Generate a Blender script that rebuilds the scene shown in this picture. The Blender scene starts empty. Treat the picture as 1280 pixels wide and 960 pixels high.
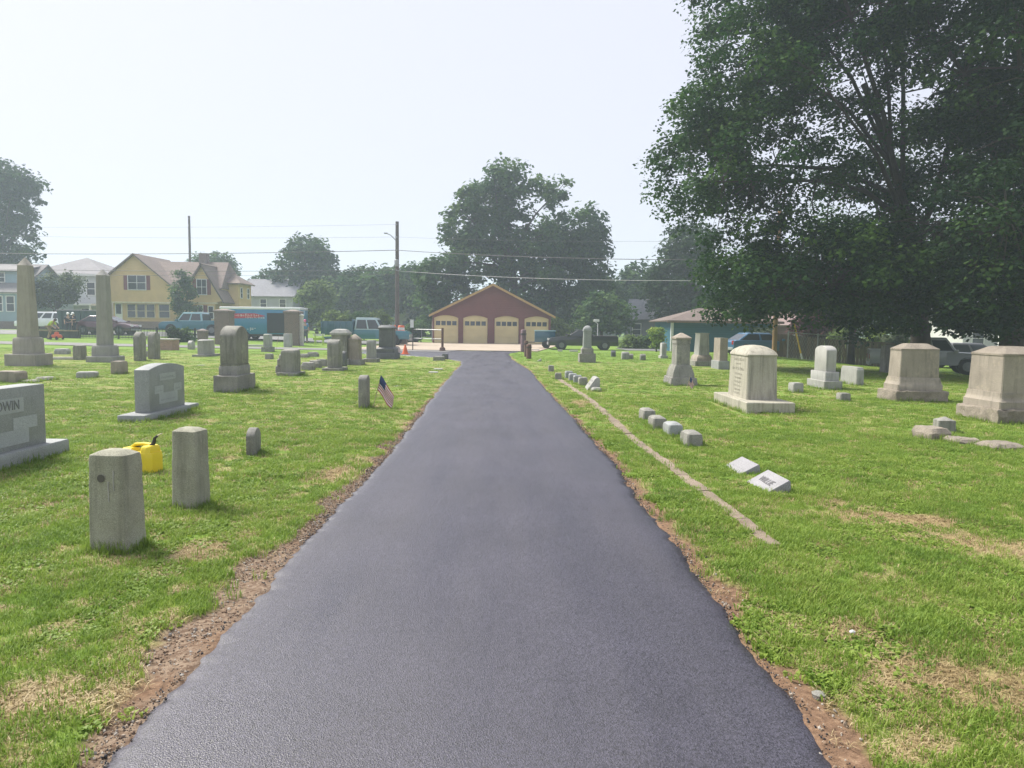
import bpy, bmesh, math, random
import numpy as np
from mathutils import Vector, Matrix, noise as mnoise

# ------------------------------------------------------------------ camera
PITCH, ROLL, FPX, CAMH = 4.574, 0.70, 900.0, 1.6
scene = bpy.context.scene
COL = scene.collection
cam_data = bpy.data.cameras.new("camera")
cam = bpy.data.objects.new("camera", cam_data)
COL.objects.link(cam)
cam_data.sensor_width = 36.0
cam_data.sensor_fit = 'HORIZONTAL'
cam_data.lens = FPX / 1280.0 * 36.0
cam_data.clip_start = 0.05
cam_data.clip_end = 2000.0
CAMR = Matrix.Rotation(math.radians(90 - PITCH), 4, 'X') @ Matrix.Rotation(math.radians(ROLL), 4, 'Z')
cam.matrix_world = Matrix.Translation((0, 0, CAMH)) @ CAMR
scene.camera = cam

# ------------------------------------------------------------------ sky
SUN_EL, SUN_AZ = 52.0, -58.0          # azimuth from +Y (view direction), negative = towards the left
world = bpy.data.worlds.new("World")
scene.world = world
world.use_nodes = True
wn = world.node_tree.nodes; wl = world.node_tree.links
for n in list(wn): wn.remove(n)
wo = wn.new('ShaderNodeOutputWorld'); bg = wn.new('ShaderNodeBackground')
sky = wn.new('ShaderNodeTexSky'); sky.sky_type = 'NISHITA'; sky.sun_disc = False
sky.sun_elevation = math.radians(SUN_EL); sky.sun_rotation = math.radians(SUN_AZ)
sky.air_density = 1.0; sky.dust_density = 6.0; sky.ozone_density = 1.0; sky.altitude = 0.0
mixs = wn.new('ShaderNodeMix'); mixs.data_type = 'RGBA'; mixs.blend_type = 'MIX'
mixs.inputs['Factor'].default_value = 0.92              # a uniform bright overcast veil over the clear sky
mixs.inputs[7].default_value = (4.75, 4.85, 5.6, 1.0)
wl.new(sky.outputs[0], mixs.inputs[6])
wl.new(mixs.outputs[2], bg.inputs[0])
bg.inputs[1].default_value = 0.10
wl.new(bg.outputs[0], wo.inputs[0])

# ------------------------------------------------------------------ sun
sun_data = bpy.data.lights.new("sun", 'SUN'); sun = bpy.data.objects.new("sun", sun_data); COL.objects.link(sun)
sun_data.energy = 4.2; sun_data.angle = math.radians(19.0); sun_data.color = (1.0, 0.95, 0.86)
_a, _e = math.radians(SUN_AZ), math.radians(SUN_EL)
_d = Vector((math.sin(_a) * math.cos(_e), math.cos(_a) * math.cos(_e), math.sin(_e)))
sun.rotation_euler = _d.to_track_quat('Z', 'Y').to_euler()
sun.location = _d * 60

# ------------------------------------------------------------------ exposure
scene.view_settings.view_transform = 'Standard'
scene.view_settings.look = 'None'
scene.view_settings.exposure = 0.86
scene.view_settings.gamma = 1.0
scene.view_settings.use_curve_mapping = False
scene.render.engine = 'CYCLES'
scene.cycles.use_denoising = True
scene.cycles.max_bounces = 8
scene.cycles.transparent_max_bounces = 8
scene.cycles.volume_bounces = 2

rng = np.random.default_rng(7)
random.seed(7)

# ------------------------------------------------------------------ terrain and pixel helpers
def sst(a, b, x):
    t = np.clip((np.asarray(x, dtype=float) - a) / (b - a), 0, 1)
    return t * t * (3 - 2 * t)

def H(x, y):
    return 0.75 * sst(-5, -32, x) * sst(42, 66, y) - 0.65 * sst(14, 24, x) * sst(17, 38, y)

def ray(px, py):
    d = CAMR.to_3x3() @ Vector(((px - 640) / FPX, -(py - 480) / FPX, -1.0))
    return d

def G(px, py):
    """ground point seen at a photo pixel (1280 x 960)"""
    d = ray(px, py); z = 0.0
    for _ in range(30):
        t = (z - CAMH) / d.z
        t = min(t, 300) if t > 0 else 300
        x, y = d.x * t, d.y * t
        z = 0.5 * z + 0.5 * float(H(x, y))
    return Vector((x, y, float(H(x, y))))

def P(px, py, Y):
    d = ray(px, py); t = Y / d.y
    return Vector((d.x * t, Y, CAMH + d.z * t))

def _hash(ix, iy, seed):
    v = np.sin(ix * 127.1 + iy * 311.7 + seed * 74.7) * 43758.5453
    return v - np.floor(v)

def vn(x, y, seed=0):
    x = np.asarray(x, float); y = np.asarray(y, float)
    ix, iy = np.floor(x), np.floor(y); fx, fy = x - ix, y - iy
    fx = fx * fx * (3 - 2 * fx); fy = fy * fy * (3 - 2 * fy)
    a, b = _hash(ix, iy, seed), _hash(ix + 1, iy, seed)
    c, d = _hash(ix, iy + 1, seed), _hash(ix + 1, iy + 1, seed)
    return (a * (1 - fx) + b * fx) * (1 - fy) + (c * (1 - fx) + d * fx) * fy

def fbm(x, y, seed=0, oct=4):
    s = 0; a = 0.5; n = 0
    for o in range(oct):
        s = s + a * vn(x * 2 ** o, y * 2 ** o, seed + o * 13); n += a; a *= 0.5
    return s / n

# ------------------------------------------------------------------ object helpers
def tag(o, label, cat, group=None):
    o['label'] = label; o['category'] = cat
    if group: o['group'] = group
    return o

def empty(name, loc, rz=0.0, label=None, cat=None, group=None):
    o = bpy.data.objects.new(name, None); COL.objects.link(o)
    o.empty_display_size = 0.2
    o.location = loc; o.rotation_euler = (0, 0, rz)
    if label: tag(o, label, cat, group)
    return o

def link(name, mesh, parent=None, kind=None):
    o = bpy.data.objects.new(name, mesh); COL.objects.link(o)
    if parent is not None: o.parent = parent
    if kind: o['kind'] = kind
    return o

def copy_tree(o, parent=None):
    c = o.copy(); COL.objects.link(c); c.parent = parent
    for ch in list(o.children): copy_tree(ch, c)
    return c

class MB:
    def __init__(s): s.v = []; s.f = []; s.m = []; s.mi = 0
    def add(s, vs, fs):
        o = len(s.v); s.v += [tuple(p) for p in vs]
        for f in fs: s.f.append([i + o for i in f]); s.m.append(s.mi)
        return s
    def box(s, x0, x1, y0, y1, z0, z1):
        x0, x1 = min(x0, x1), max(x0, x1); y0, y1 = min(y0, y1), max(y0, y1); z0, z1 = min(z0, z1), max(z0, z1)
        return s.add([(x0,y0,z0),(x1,y0,z0),(x1,y1,z0),(x0,y1,z0),(x0,y0,z1),(x1,y0,z1),(x1,y1,z1),(x0,y1,z1)],
                     [(0,3,2,1),(4,5,6,7),(0,1,5,4),(1,2,6,5),(2,3,7,6),(3,0,4,7)])
    def hexa(s, b, t):
        return s.add(list(b) + list(t), [(0,3,2,1),(4,5,6,7),(0,1,5,4),(1,2,6,5),(2,3,7,6),(3,0,4,7)])
    def prism(s, poly, axis, a, b):
        """poly of 2D points extruded along axis x/y/z from a to b"""
        def mk(p, t):
            return (t, p[0], p[1]) if axis == 'x' else (p[0], t, p[1]) if axis == 'y' else (p[0], p[1], t)
        n = len(poly)
        vs = [mk(p, a) for p in poly] + [mk(p, b) for p in poly]
        fs = [list(range(n))[::-1], list(range(n, 2 * n))] + [(i, (i + 1) % n, n + (i + 1) % n, n + i) for i in range(n)]
        return s.add(vs, fs)
    def tube(s, pts, rad, n=8, cap=True):
        pts = [Vector(p) for p in pts]; k = len(pts)
        if not hasattr(rad, '__len__'): rad = [rad] * k
        base = len(s.v); ref = None
        for i in range(k):
            t = (pts[min(i + 1, k - 1)] - pts[max(i - 1, 0)]).normalized()
            if ref is None:
                ref = t.orthogonal().normalized()
            u = (ref - t * ref.dot(t)); u = u.normalized() if u.length > 1e-6 else t.orthogonal().normalized()
            ref = u; w = t.cross(u)
            for j in range(n):
                a = 2 * math.pi * j / n
                s.v.append(tuple(pts[i] + (u * math.cos(a) + w * math.sin(a)) * rad[i]))
        for i in range(k - 1):
            for j in range(n):
                s.f.append([base + i*n + j, base + i*n + (j+1) % n, base + (i+1)*n + (j+1) % n, base + (i+1)*n + j]); s.m.append(s.mi)
        if cap:
            s.f.append([base + j for j in range(n)][::-1]); s.m.append(s.mi)
            s.f.append([base + (k-1)*n + j for j in range(n)]); s.m.append(s.mi)
        return s
    def lathe(s, prof, c=(0, 0, 0), n=16, axis='z'):
        """prof: (r, h)"""
        base = len(s.v)
        for r, h in prof:
            for j in range(n):
                a = 2 * math.pi * j / n
                p = (r * math.cos(a), r * math.sin(a), h)
                if axis == 'y': p = (p[0], p[2], p[1])
                if axis == 'x': p = (p[2], p[0], p[1])
                s.v.append((p[0] + c[0], p[1] + c[1], p[2] + c[2]))
        k = len(prof)
        for i in range(k - 1):
            for j in range(n):
                s.f.append([base + i*n + j, base + i*n + (j+1) % n, base + (i+1)*n + (j+1) % n, base + (i+1)*n + j]); s.m.append(s.mi)
        s.f.append([base + j for j in range(n)][::-1]); s.m.append(s.mi)
        s.f.append([base + (k-1)*n + j for j in range(n)]); s.m.append(s.mi)
        return s
    def mesh(s, name, mats, smooth=False, ang=35, bevel=0.0):
        me = bpy.data.meshes.new(name)
        me.from_pydata(s.v, [], s.f)
        if not isinstance(mats, (list, tuple)): mats = [mats]
        for m in mats: me.materials.append(m)
        if len(mats) > 1: me.polygons.foreach_set('material_index', s.m)
        bm = bmesh.new(); bm.from_mesh(me)
        bmesh.ops.recalc_face_normals(bm, faces=bm.faces)
        if bevel > 0:
            es = [e for e in bm.edges if len(e.link_faces) == 2 and e.calc_face_angle(0) > 0.5]
            bmesh.ops.bevel(bm, geom=es, offset=bevel, segments=2, profile=0.5, affect='EDGES', clamp_overlap=True)
            smooth = True
        bm.to_mesh(me); bm.free()
        if smooth:
            me.polygons.foreach_set('use_smooth', [True] * len(me.polygons))
            me.set_sharp_from_angle(angle=math.radians(ang))
        me.update()
        return me
    def build(s, name, mats, parent=None, smooth=False, bevel=0.0, kind=None, ang=35):
        return link(name, s.mesh(name, mats, smooth, ang, bevel), parent, kind)

# ------------------------------------------------------------------ materials
def nmat(name):
    m = bpy.data.materials.new(name); m.use_nodes = True
    nt = m.node_tree
    for n in list(nt.nodes): nt.nodes.remove(n)
    out = nt.nodes.new('ShaderNodeOutputMaterial')
    b = nt.nodes.new('ShaderNodeBsdfPrincipled')
    nt.links.new(b.outputs[0], out.inputs[0])
    return m, nt, b, out

def N(nt, t, **kw):
    n = nt.nodes.new(t)
    for k, v in kw.items():
        if k in ('inp',):
            for a, c in v.items(): n.inputs[a].default_value = c
        else: setattr(n, k, v)
    return n

def ramp(nt, fac, stops):
    r = nt.nodes.new('ShaderNodeValToRGB'); e = r.color_ramp.elements
    while len(e) < len(stops): e.new(0.5)
    for i, (p, c) in enumerate(stops):
        e[i].position = p; e[i].color = (c[0], c[1], c[2], 1) if len(c) == 3 else c
    nt.links.new(fac, r.inputs[0]); return r.outputs[0]

def mixc(nt, fac, a, b, blend='MIX'):
    m = N(nt, 'ShaderNodeMix', data_type='RGBA', blend_type=blend)
    for s, v in ((0, fac), (6, a), (7, b)):
        if hasattr(v, 'is_output'): nt.links.new(v, m.inputs[s])
        elif s == 0: m.inputs[0].default_value = v
        else: m.inputs[s].default_value = (v[0], v[1], v[2], 1)
    return m.outputs[2]

def objco(nt, rand=True):
    tc = nt.nodes.new('ShaderNodeTexCoord')
    if not rand: return tc.outputs['Object']
    oi = nt.nodes.new('ShaderNodeObjectInfo')
    mul = N(nt, 'ShaderNodeMath', operation='MULTIPLY'); mul.inputs[1].default_value = 37.0
    nt.links.new(oi.outputs['Random'], mul.inputs[0])
    va = N(nt, 'ShaderNodeVectorMath', operation='ADD')
    nt.links.new(tc.outputs['Object'], va.inputs[0]); nt.links.new(mul.outputs[0], va.inputs[1])
    return va.outputs[0]

def nz(nt, co, scale, detail=4, rough=0.55, dist=0.0):
    n = N(nt, 'ShaderNodeTexNoise'); n.inputs['Scale'].default_value = scale
    n.inputs['Detail'].default_value = detail; n.inputs['Roughness'].default_value = rough
    n.inputs['Distortion'].default_value = dist
    nt.links.new(co, n.inputs['Vector']); return n.outputs[0]

def bump(nt, b, h, strength=0.3, dist=0.01):
    n = N(nt, 'ShaderNodeBump'); n.inputs['Strength'].default_value = strength; n.inputs['Distance'].default_value = dist
    nt.links.new(h, n.inputs['Height']); nt.links.new(n.outputs[0], b.inputs['Normal'])

def sc(c, k): return tuple(min(1, x * k) for x in c[:3])

MATS = {}
def plain(name, col, rough=0.6, var=0.15, scale=6.0, metal=0.0, bmp=0.0, spec=0.5, coat=0.0):
    if name in MATS: return MATS[name]
    m, nt, b, out = nmat(name)
    co = objco(nt)
    n1 = nz(nt, co, scale, 5, 0.6)
    nt.links.new(ramp(nt, n1, [(0.3, sc(col, 1 - var)), (0.7, sc(col, 1 + var))]), b.inputs['Base Color'])
    b.inputs['Roughness'].default_value = rough; b.inputs['Metallic'].default_value = metal
    b.inputs['Specular IOR Level'].default_value = spec; b.inputs['Coat Weight'].default_value = coat
    if bmp: bump(nt, b, nz(nt, co, scale * 8, 4), bmp, 0.01)
    MATS[name] = m; return m

def stone(name, col, rough=0.75, lichen=0.3, streak=0.3, grain=0.25, patch=0.3, bmp=0.35, lcol=(0.36, 0.37, 0.27)):
    if name in MATS: return MATS[name]
    m, nt, b, out = nmat(name)
    co = objco(nt)
    big = nz(nt, co, 2.2, 6, 0.6)
    c = ramp(nt, big, [(0.28, sc(col, 1 - patch)), (0.72, sc(col, 1 + patch))])
    g = nz(nt, co, 170, 3, 0.7)
    c = mixc(nt, 0.8, c, ramp(nt, g, [(0.3, (0.5 - grain,) * 3), (0.7, (0.5 + grain,) * 3)]), 'OVERLAY')
    if streak:
        mp = N(nt, 'ShaderNodeMapping'); mp.inputs['Scale'].default_value = (9, 9, 0.8); nt.links.new(co, mp.inputs[0])
        s = nz(nt, mp.outputs[0], 1.3, 4, 0.6)
        f = ramp(nt, s, [(0.5, (0, 0, 0)), (0.72, (streak,) * 3)])
        c = mixc(nt, f, c, sc(col, 0.38))
    if lichen:
        l1 = nz(nt, co, 11, 5, 0.7, 0.4); l2 = nz(nt, co, 2.6, 3)
        mu = N(nt, 'ShaderNodeMath', operation='MULTIPLY'); nt.links.new(l1, mu.inputs[0]); nt.links.new(l2, mu.inputs[1])
        f = ramp(nt, mu.outputs[0], [(0.3, (0, 0, 0)), (0.4, (lichen,) * 3)])
        c = mixc(nt, f, c, lcol)
    nt.links.new(c, b.inputs['Base Color'])
    b.inputs['Roughness'].default_value = rough
    b.inputs['Specular IOR Level'].default_value = 0.35
    add = N(nt, 'ShaderNodeMath', operation='ADD'); nt.links.new(nz(nt, co, 26, 6, 0.7), add.inputs[0]); nt.links.new(g, add.inputs[1])
    bump(nt, b, add.outputs[0], bmp, 0.012)
    MATS[name] = m; return m

GREY = stone('granite_grey', (0.265, 0.278, 0.275), 0.6, 0.12, 0.15, 0.3, 0.14, 0.2)
FROST = stone('granite_frosted', (0.36, 0.38, 0.39), 0.8, 0.05, 0.1, 0.3, 0.1, 0.2)
WEATH = stone('weathered_granite', (0.235, 0.23, 0.205), 0.85, 0.6, 0.6, 0.3, 0.25, 0.5)
POST = stone('post_stone', (0.32, 0.315, 0.245), 0.9, 0.55, 0.5, 0.25, 0.28, 0.5, (0.42, 0.46, 0.36))
BROWN = stone('brownstone', (0.285, 0.25, 0.205), 0.85, 0.45, 0.45, 0.2, 0.2, 0.4, (0.42, 0.36, 0.27))
CREAM = stone('cream_granite', (0.37, 0.35, 0.285), 0.75, 0.25, 0.7, 0.25, 0.12, 0.25, (0.3, 0.27, 0.18))
PALE = stone('pale_marble', (0.30, 0.30, 0.28), 0.7, 0.3, 0.45, 0.15, 0.2, 0.3, (0.25, 0.25, 0.2))
WHITE = stone('white_marble', (0.36, 0.355, 0.335), 0.7, 0.25, 0.4, 0.12, 0.15, 0.3, (0.35, 0.34, 0.3))
DARKS = stone('dark_granite', (0.10, 0.105, 0.11), 0.55, 0.15, 0.2, 0.3, 0.2, 0.25)
ROCK = stone('rock_faced_granite', (0.25, 0.24, 0.22), 0.95, 0.35, 0.2, 0.35, 0.3, 0.9)
ENGR = plain('engraving_shadow', (0.07, 0.07, 0.065), 0.9, 0.2)
CONC = stone('old_concrete', (0.27, 0.215, 0.165), 0.95, 0.5, 0.0, 0.35, 0.32, 0.8, (0.14, 0.13, 0.08))
# ------------------------------------------------------------------ the drive: its edges on the ground
_L = [(122,960),(236,829),(337,727),(397,656),(457,600),(490,564),(524,520),(547,488),(566,466),(577,455)]
_R = [(1047,960),(999,881),(939,808),(879,727),(845,679),(804,630),(777,590),(747,556),(715,520),(684,488),(664,464),(640,449)]
LE = [G(*p) for p in _L]; RE = [G(*p) for p in _R]
LY = np.array([-40.0, 0.0] + [p.y for p in LE] + [32.5, 35.5, 38.0, 40.0]); LX = np.array([LE[0].x, LE[0].x] + [p.x for p in LE] + [-2.35, -3.4, -5.6, -9.0])
RY = np.array([-40.0, 0.0] + [p.y for p in RE] + [40.5, 43.0, 46.0]); RX = np.array([RE[0].x, RE[0].x] + [p.x for p in RE] + [-0.15, -0.05, 0.6])
def xL(y): return np.interp(y, LY, LX) + 0.05 * (vn(np.asarray(y) * 1.7, 0 * np.asarray(y), 3) - 0.5) + 0.035 * (vn(np.asarray(y) * 9, 0 * np.asarray(y), 4) - 0.5) + 0.026 * (vn(np.asarray(y) * 19, 0 * np.asarray(y), 8) - 0.5)
def xR(y): return np.interp(y, RY, RX) + 0.05 * (vn(np.asarray(y) * 1.5, 0 * np.asarray(y), 5) - 0.5) + 0.035 * (vn(np.asarray(y) * 8, 0 * np.asarray(y), 6) - 0.5) + 0.026 * (vn(np.asarray(y) * 18, 0 * np.asarray(y), 9) - 0.5)

KERB = [G(*p) for p in [(968,683),(902,630),(860,600),(830,577),(800,556),(780,538),(760,520),(740,502),(715,485),(700,475)]]
KY = np.array([p.y for p in KERB]); KX = np.array([p.x for p in KERB])

STRAW = []
for (px, py, wx, wy, rot) in [(1190,850,0.62,0.30,0.0),(1290,880,.5,.35,0),(1130,650,0.85,0.38,-0.30),(1240,680,0.7,0.33,-0.3),(1030,628,.3,.2,0),
                              (20,872,0.38,0.28,0.2),(1110,940,0.2,0.1,0),(880,760,.16,.3,0),(1150,925,.16,.14,0),(200,860,.25,.22,0),(160,700,.25,.2,0),
                              (420,590,.25,.6,0),(250,690,.25,.25,0),(760,640,.3,.4,0),(1060,790,.2,.15,0),
                              (905,740,.25,.3,0),(560,500,.3,1.6,0),(520,530,.3,.9,0),(725,505,.3,1.2,0)]:
    g = G(px, py); STRAW.append((g.x, g.y, wx, wy, rot))

def masks(x, y):
    x = np.asarray(x, float); y = np.asarray(y, float)
    n1 = fbm(x * 2.3, y * 2.3, 21); n2 = fbm(x * 7, y * 7, 31)
    dl = xL(y) - x; dr = x - xR(y)
    near = sst(16, 9, y)
    wlft = 0.04 + near * (0.07 + 0.16 * sst(0.35, 0.75, fbm(y * 0.9, 0 * y, 41)))
    wlft = wlft + 0.10 * (n2 - 0.5) + 0.16 * (n1 - 0.5)
    wr = 0.05 + 0.05 * near + 0.34 * (n1 - 0.5) + 0.10 * (n2 - 0.5) + 0.02 * sst(3.4, 2.6, y)
    road = (dl < 0) & (dr < 0) & (y < 46)
    soil_l = sst(0.05, -0.04, dl - wlft) * (y < 36) * (dl > -0.3)
    soil_r = sst(0.05, -0.04, dr - wr) * (y < 40) * (dr > -0.3)
    soil = np.maximum(soil_l, soil_r)
    gravel = 0.8 * soil_l * near * sst(0.3, 0.55, n1 + 0.25 * (wlft - dl))
    straw = 0 * x
    for (sx, sy, wx, wy, r) in STRAW:
        c, s = math.cos(r), math.sin(r)
        u = ((x - sx) * c + (y - sy) * s) / wx; v = (-(x - sx) * s + (y - sy) * c) / wy
        straw = np.maximum(straw, sst(1.25, 0.25, np.sqrt(u * u + v * v) + 1.5 * (n1 - 0.5) + 0.7 * (n2 - 0.5)))
    straw = np.maximum(straw, 0.22 * sst(0.68, 0.84, fbm(x * 0.9 + 5, y * 0.55, 51)) * sst(0.5, 0.7, n2))
    straw = np.maximum(straw, 0.6 * sst(0.16, 0.02, dr - wr) * sst(0.45, 0.6, n2) * (y < 38))
    straw = np.maximum(straw, 0.5 * sst(0.18, 0.02, dl - wlft) * sst(0.45, 0.6, n2) * (y < 34))
    kx = np.interp(y, KY, KX); kerb = (np.abs(x - kx + 0.03 * (n2 - .5)) < 0.058) & (y > KY[0]) & (y < KY[-1])
    return road, soil, gravel, straw, kerb, dl, dr

# ------------------------------------------------------------------ lawn sheet
def lawn():
    xs = np.concatenate([np.linspace(-420, -45, 22)[:-1], np.arange(-45, -8, 0.5), np.arange(-8, 8, 0.05), np.arange(8, 45, 0.5), np.linspace(45, 420, 22)])
    ys = np.concatenate([np.arange(-40, 1.5, 1.0), np.arange(1.5, 14, 0.06), np.arange(14, 32, 0.2), np.arange(32, 90, 0.5), np.linspace(90, 700, 40)])
    X, Y = np.meshgrid(xs, ys); x = X.ravel(); y = Y.ravel()
    road, soil, gravel, straw, kerb, dl, dr = masks(x, y)
    z = H(x, y) + 0.030 * (fbm(x * 0.7, y * 0.7, 61) - 0.5) + 0.022 * (fbm(x * 4, y * 4, 62) - 0.5) * (y < 32)
    z = z - 0.012 * soil + 0.02 * (fbm(x * 14, y * 14, 63) - 0.5) * soil * (y < 16)
    inside = (dl < -0.06) & (dr < -0.06) & (y < 46)
    z = np.where(inside, H(x, y) - 0.06, z)
    nx, ny = len(xs), len(ys)
    idx = np.arange(nx * ny).reshape(ny, nx)
    f = np.stack([idx[:-1, :-1], idx[:-1, 1:], idx[1:, 1:], idx[1:, :-1]], -1).reshape(-1, 4)
    me = bpy.data.meshes.new('lawn')
    me.vertices.add(nx * ny); me.vertices.foreach_set('co', np.stack([x, y, z], -1).ravel())
    me.loops.add(f.size); me.loops.foreach_set('vertex_index', f.ravel().astype(np.int32))
    me.polygons.add(len(f)); me.polygons.foreach_set('loop_start', np.arange(0, f.size, 4, dtype=np.int32))
    me.polygons.foreach_set('use_smooth', np.ones(len(f), bool))
    me.update(calc_edges=True)
    for nm, a in (('soil', soil), ('gravel', gravel), ('straw', straw)):
        at = me.attributes.new(nm, 'FLOAT', 'POINT'); at.data.foreach_set('value', np.asarray(a, np.float32))
    return me

def lawn_mat():
    m, nt, b, out = nmat('lawn_ground')
    tc = nt.nodes.new('ShaderNodeTexCoord'); co = tc.outputs['Object']
    def at(n):
        a = N(nt, 'ShaderNodeAttribute', attribute_name=n); return a.outputs['Fac']
    n1 = nz(nt, co, 0.35, 5, 0.6); n2 = nz(nt, co, 3.0, 6, 0.7); n3 = nz(nt, co, 38, 5, 0.75)
    green = ramp(nt, n1, [(0.3, (0.125, 0.215, 0.034)), (0.55, (0.170, 0.260, 0.044)), (0.75, (0.215, 0.285, 0.060))])
    green = mixc(nt, ramp(nt, n2, [(0.42, (0, 0, 0)), (0.68, (0.6,) * 3)]), green, (0.075, 0.150, 0.026))
    green = mixc(nt, 0.75, green, ramp(nt, n3, [(0.25, (0.22,) * 3), (0.75, (0.78,) * 3)]), 'OVERLAY')
    strawc = ramp(nt, n3, [(0.3, (0.22, 0.165, 0.075)), (0.7, (0.42, 0.34, 0.18))])
    c = mixc(nt, at('straw'), green, strawc)
    n4 = nz(nt, co, 22, 6, 0.75)
    soilc = ramp(nt, n4, [(0.3, (0.085, 0.052, 0.034)), (0.55, (0.215, 0.135, 0.085)), (0.75, (0.35, 0.25, 0.165))])
    c = mixc(nt, at('soil'), c, soilc)
    vor = N(nt, 'ShaderNodeTexVoronoi'); vor.inputs['Scale'].default_value = 55; nt.links.new(co, vor.inputs['Vector'])
    grc = ramp(nt, vor.outputs['Color'], [(0.2, (0.12, 0.08, 0.055)), (0.8, (0.29, 0.225, 0.165))])
    c = mixc(nt, at('gravel'), c, grc)
    nt.links.new(c, b.inputs['Base Color']); b.inputs['Roughness'].default_value = 0.95; b.inputs['Specular IOR Level'].default_value = 0.15
    bump(nt, b, n3, 0.6, 0.03)
    return m
_lm = lawn(); _lm.materials.append(lawn_mat()); lawn_o = link('lawn', _lm, None, 'structure')

# ------------------------------------------------------------------ asphalt
def asphalt_mat(name, base, light, rough):
    m, nt, b, out = nmat(name)
    tc = nt.nodes.new('ShaderNodeTexCoord'); co = tc.outputs['Object']
    v = N(nt, 'ShaderNodeTexVoronoi'); v.inputs['Scale'].default_value = 170; nt.links.new(co, v.inputs['Vector'])
    n1 = nz(nt, co, 0.8, 5, 0.6); n2 = nz(nt, co, 240, 3, 0.6); n3 = nz(nt, co, 190, 4, 0.7)
    c = ramp(nt, v.outputs['Color'], [(0.15, base), (0.85, light)])
    mp = N(nt, 'ShaderNodeMapping'); mp.inputs['Scale'].default_value = (3.0, 0.35, 1); nt.links.new(co, mp.inputs[0])
    pa = nz(nt, mp.outputs[0], 0.8, 4, 0.6)
    c = mixc(nt, 0.5, c, ramp(nt, n1, [(0.3, (0.28,) * 3), (0.7, (0.66,) * 3)]), 'OVERLAY')
    sp = N(nt, 'ShaderNodeTexVoronoi'); sp.inputs['Scale'].default_value = 42; nt.links.new(co, sp.inputs['Vector'])
    c = mixc(nt, ramp(nt, sp.outputs['Distance'], [(0.05, (0.7,) * 3), (0.12, (0, 0, 0))]), c, sc(light, 2.1))
    nt.links.new(c, b.inputs['Base Color'])
    r = N(nt, 'ShaderNodeMapRange'); r.inputs[1].default_value = 0.3; r.inputs[2].default_value = 0.7
    r.inputs[3].default_value = rough - 0.08; r.inputs[4].default_value = rough + 0.14
    nt.links.new(pa, r.inputs[0]); nt.links.new(r.outputs[0], b.inputs['Roughness'])
    b.inputs['Specular IOR Level'].default_value = 0.75
    ad = N(nt, 'ShaderNodeMath', operation='ADD'); nt.links.new(v.outputs['Distance'], ad.inputs[0]); nt.links.new(n3, ad.inputs[1])
    bump(nt, b, ad.outputs[0], 0.5, 0.004)
    return m
ASPH = asphalt_mat('fresh_asphalt', (0.010, 0.0095, 0.016), (0.067, 0.063, 0.090), 0.42)

def strip_mesh(name, ys, fl, fr, nx, top, mat, thick=0.07, xwarp=None):
    V = []; F = []
    ys = np.asarray(ys)
    l = fl(ys); r = fr(ys)
    T = np.linspace(0, 1, nx)
    X = l[:, None] * (1 - T) + r[:, None] * T; Yg = np.repeat(ys[:, None], nx, 1)
    d = np.minimum(X - l[:, None], r[:, None] - X)
    Z = H(X, Yg) + top - 0.022 * np.exp(-d / 0.03) + 0.006 * (fbm(X * 3, Yg * 1.2, 71) - 0.5)
    n = len(ys)
    V = np.stack([X, Yg, Z], -1).reshape(-1, 3).tolist()
    idx = np.arange(n * nx).reshape(n, nx)
    F = np.stack([idx[:-1, :-1], idx[:-1, 1:], idx[1:, 1:], idx[1:, :-1]], -1).reshape(-1, 4).tolist()
    o = len(V)
    for k, col in ((0, 0), (1, nx - 1)):
        s = len(V); sg = -1 if k == 0 else 1
        for i in range(n):
            p = V[idx[i, col]]; V.append([p[0] + sg * 0.02, p[1], p[2] - thick])
        for i in range(n - 1):
            a, b_ = int(idx[i, col]), int(idx[i + 1, col])
            F.append([a, b_, s + i + 1, s + i] if k == 0 else [a, s + i, s + i + 1, b_])
    me = bpy.data.meshes.new(name); me.from_pydata(V, [], F); me.materials.append(mat)
    me.polygons.foreach_set('use_smooth', [True] * len(me.polygons)); me.update()
    return me
_ys = np.concatenate([np.arange(-8, 2, 0.5), np.arange(2, 12, 0.025), np.arange(12, 46.01, 0.15)])
def _t(n): return 1
drive = link('driveway', strip_mesh('driveway', _ys, xL, xR, 41, 0.012, ASPH), None, 'structure')

LANE = plain('worn_grey_lane', (0.16, 0.155, 0.15), 0.85, 0.2, 1.5, bmp=0.2)
def sheet(name, poly, dz, mat, nu=40, nv=6):
    """quad patch a-b-c-d laid on the terrain"""
    a, b_, c, d = [Vector((p[0], p[1], 0)) for p in poly]
    V = []; F = []
    for j in range(nv + 1):
        for i in range(nu + 1):
            u, v = i / nu, j / nv
            p = (a * (1 - u) + b_ * u) * (1 - v) + (d * (1 - u) + c * u) * v
            V.append((p.x, p.y, float(H(p.x, p.y)) + dz))
    for j in range(nv):
        for i in range(nu):
            k = j * (nu + 1) + i; F.append((k, k + 1, k + nu + 2, k + nu + 1))
    me = bpy.data.meshes.new(name); me.from_pydata(V, [], F); me.materials.append(mat)
    me.polygons.foreach_set('use_smooth', [True] * len(me.polygons))
    return link(name, me, None, 'structure')
sheet('cemetery_lane', [(-46, 47.6), (-4.0, 43.2), (-3.4, 45.9), (-46, 50.0)], 0.030, LANE, 60, 4)
APRON = plain('pale_concrete_apron', (0.36, 0.295, 0.225), 0.9, 0.12, 0.8, bmp=0.15)
sheet('garage_apron', [(-10.5, 46.6), (1.6, 46.1), (4.6, 65.8), (-9.0, 65.8)], 0.036, APRON, 24, 24)
STREET = asphalt_mat('street_asphalt', (0.10, 0.10, 0.10), (0.17, 0.17, 0.165), 0.8)
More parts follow.
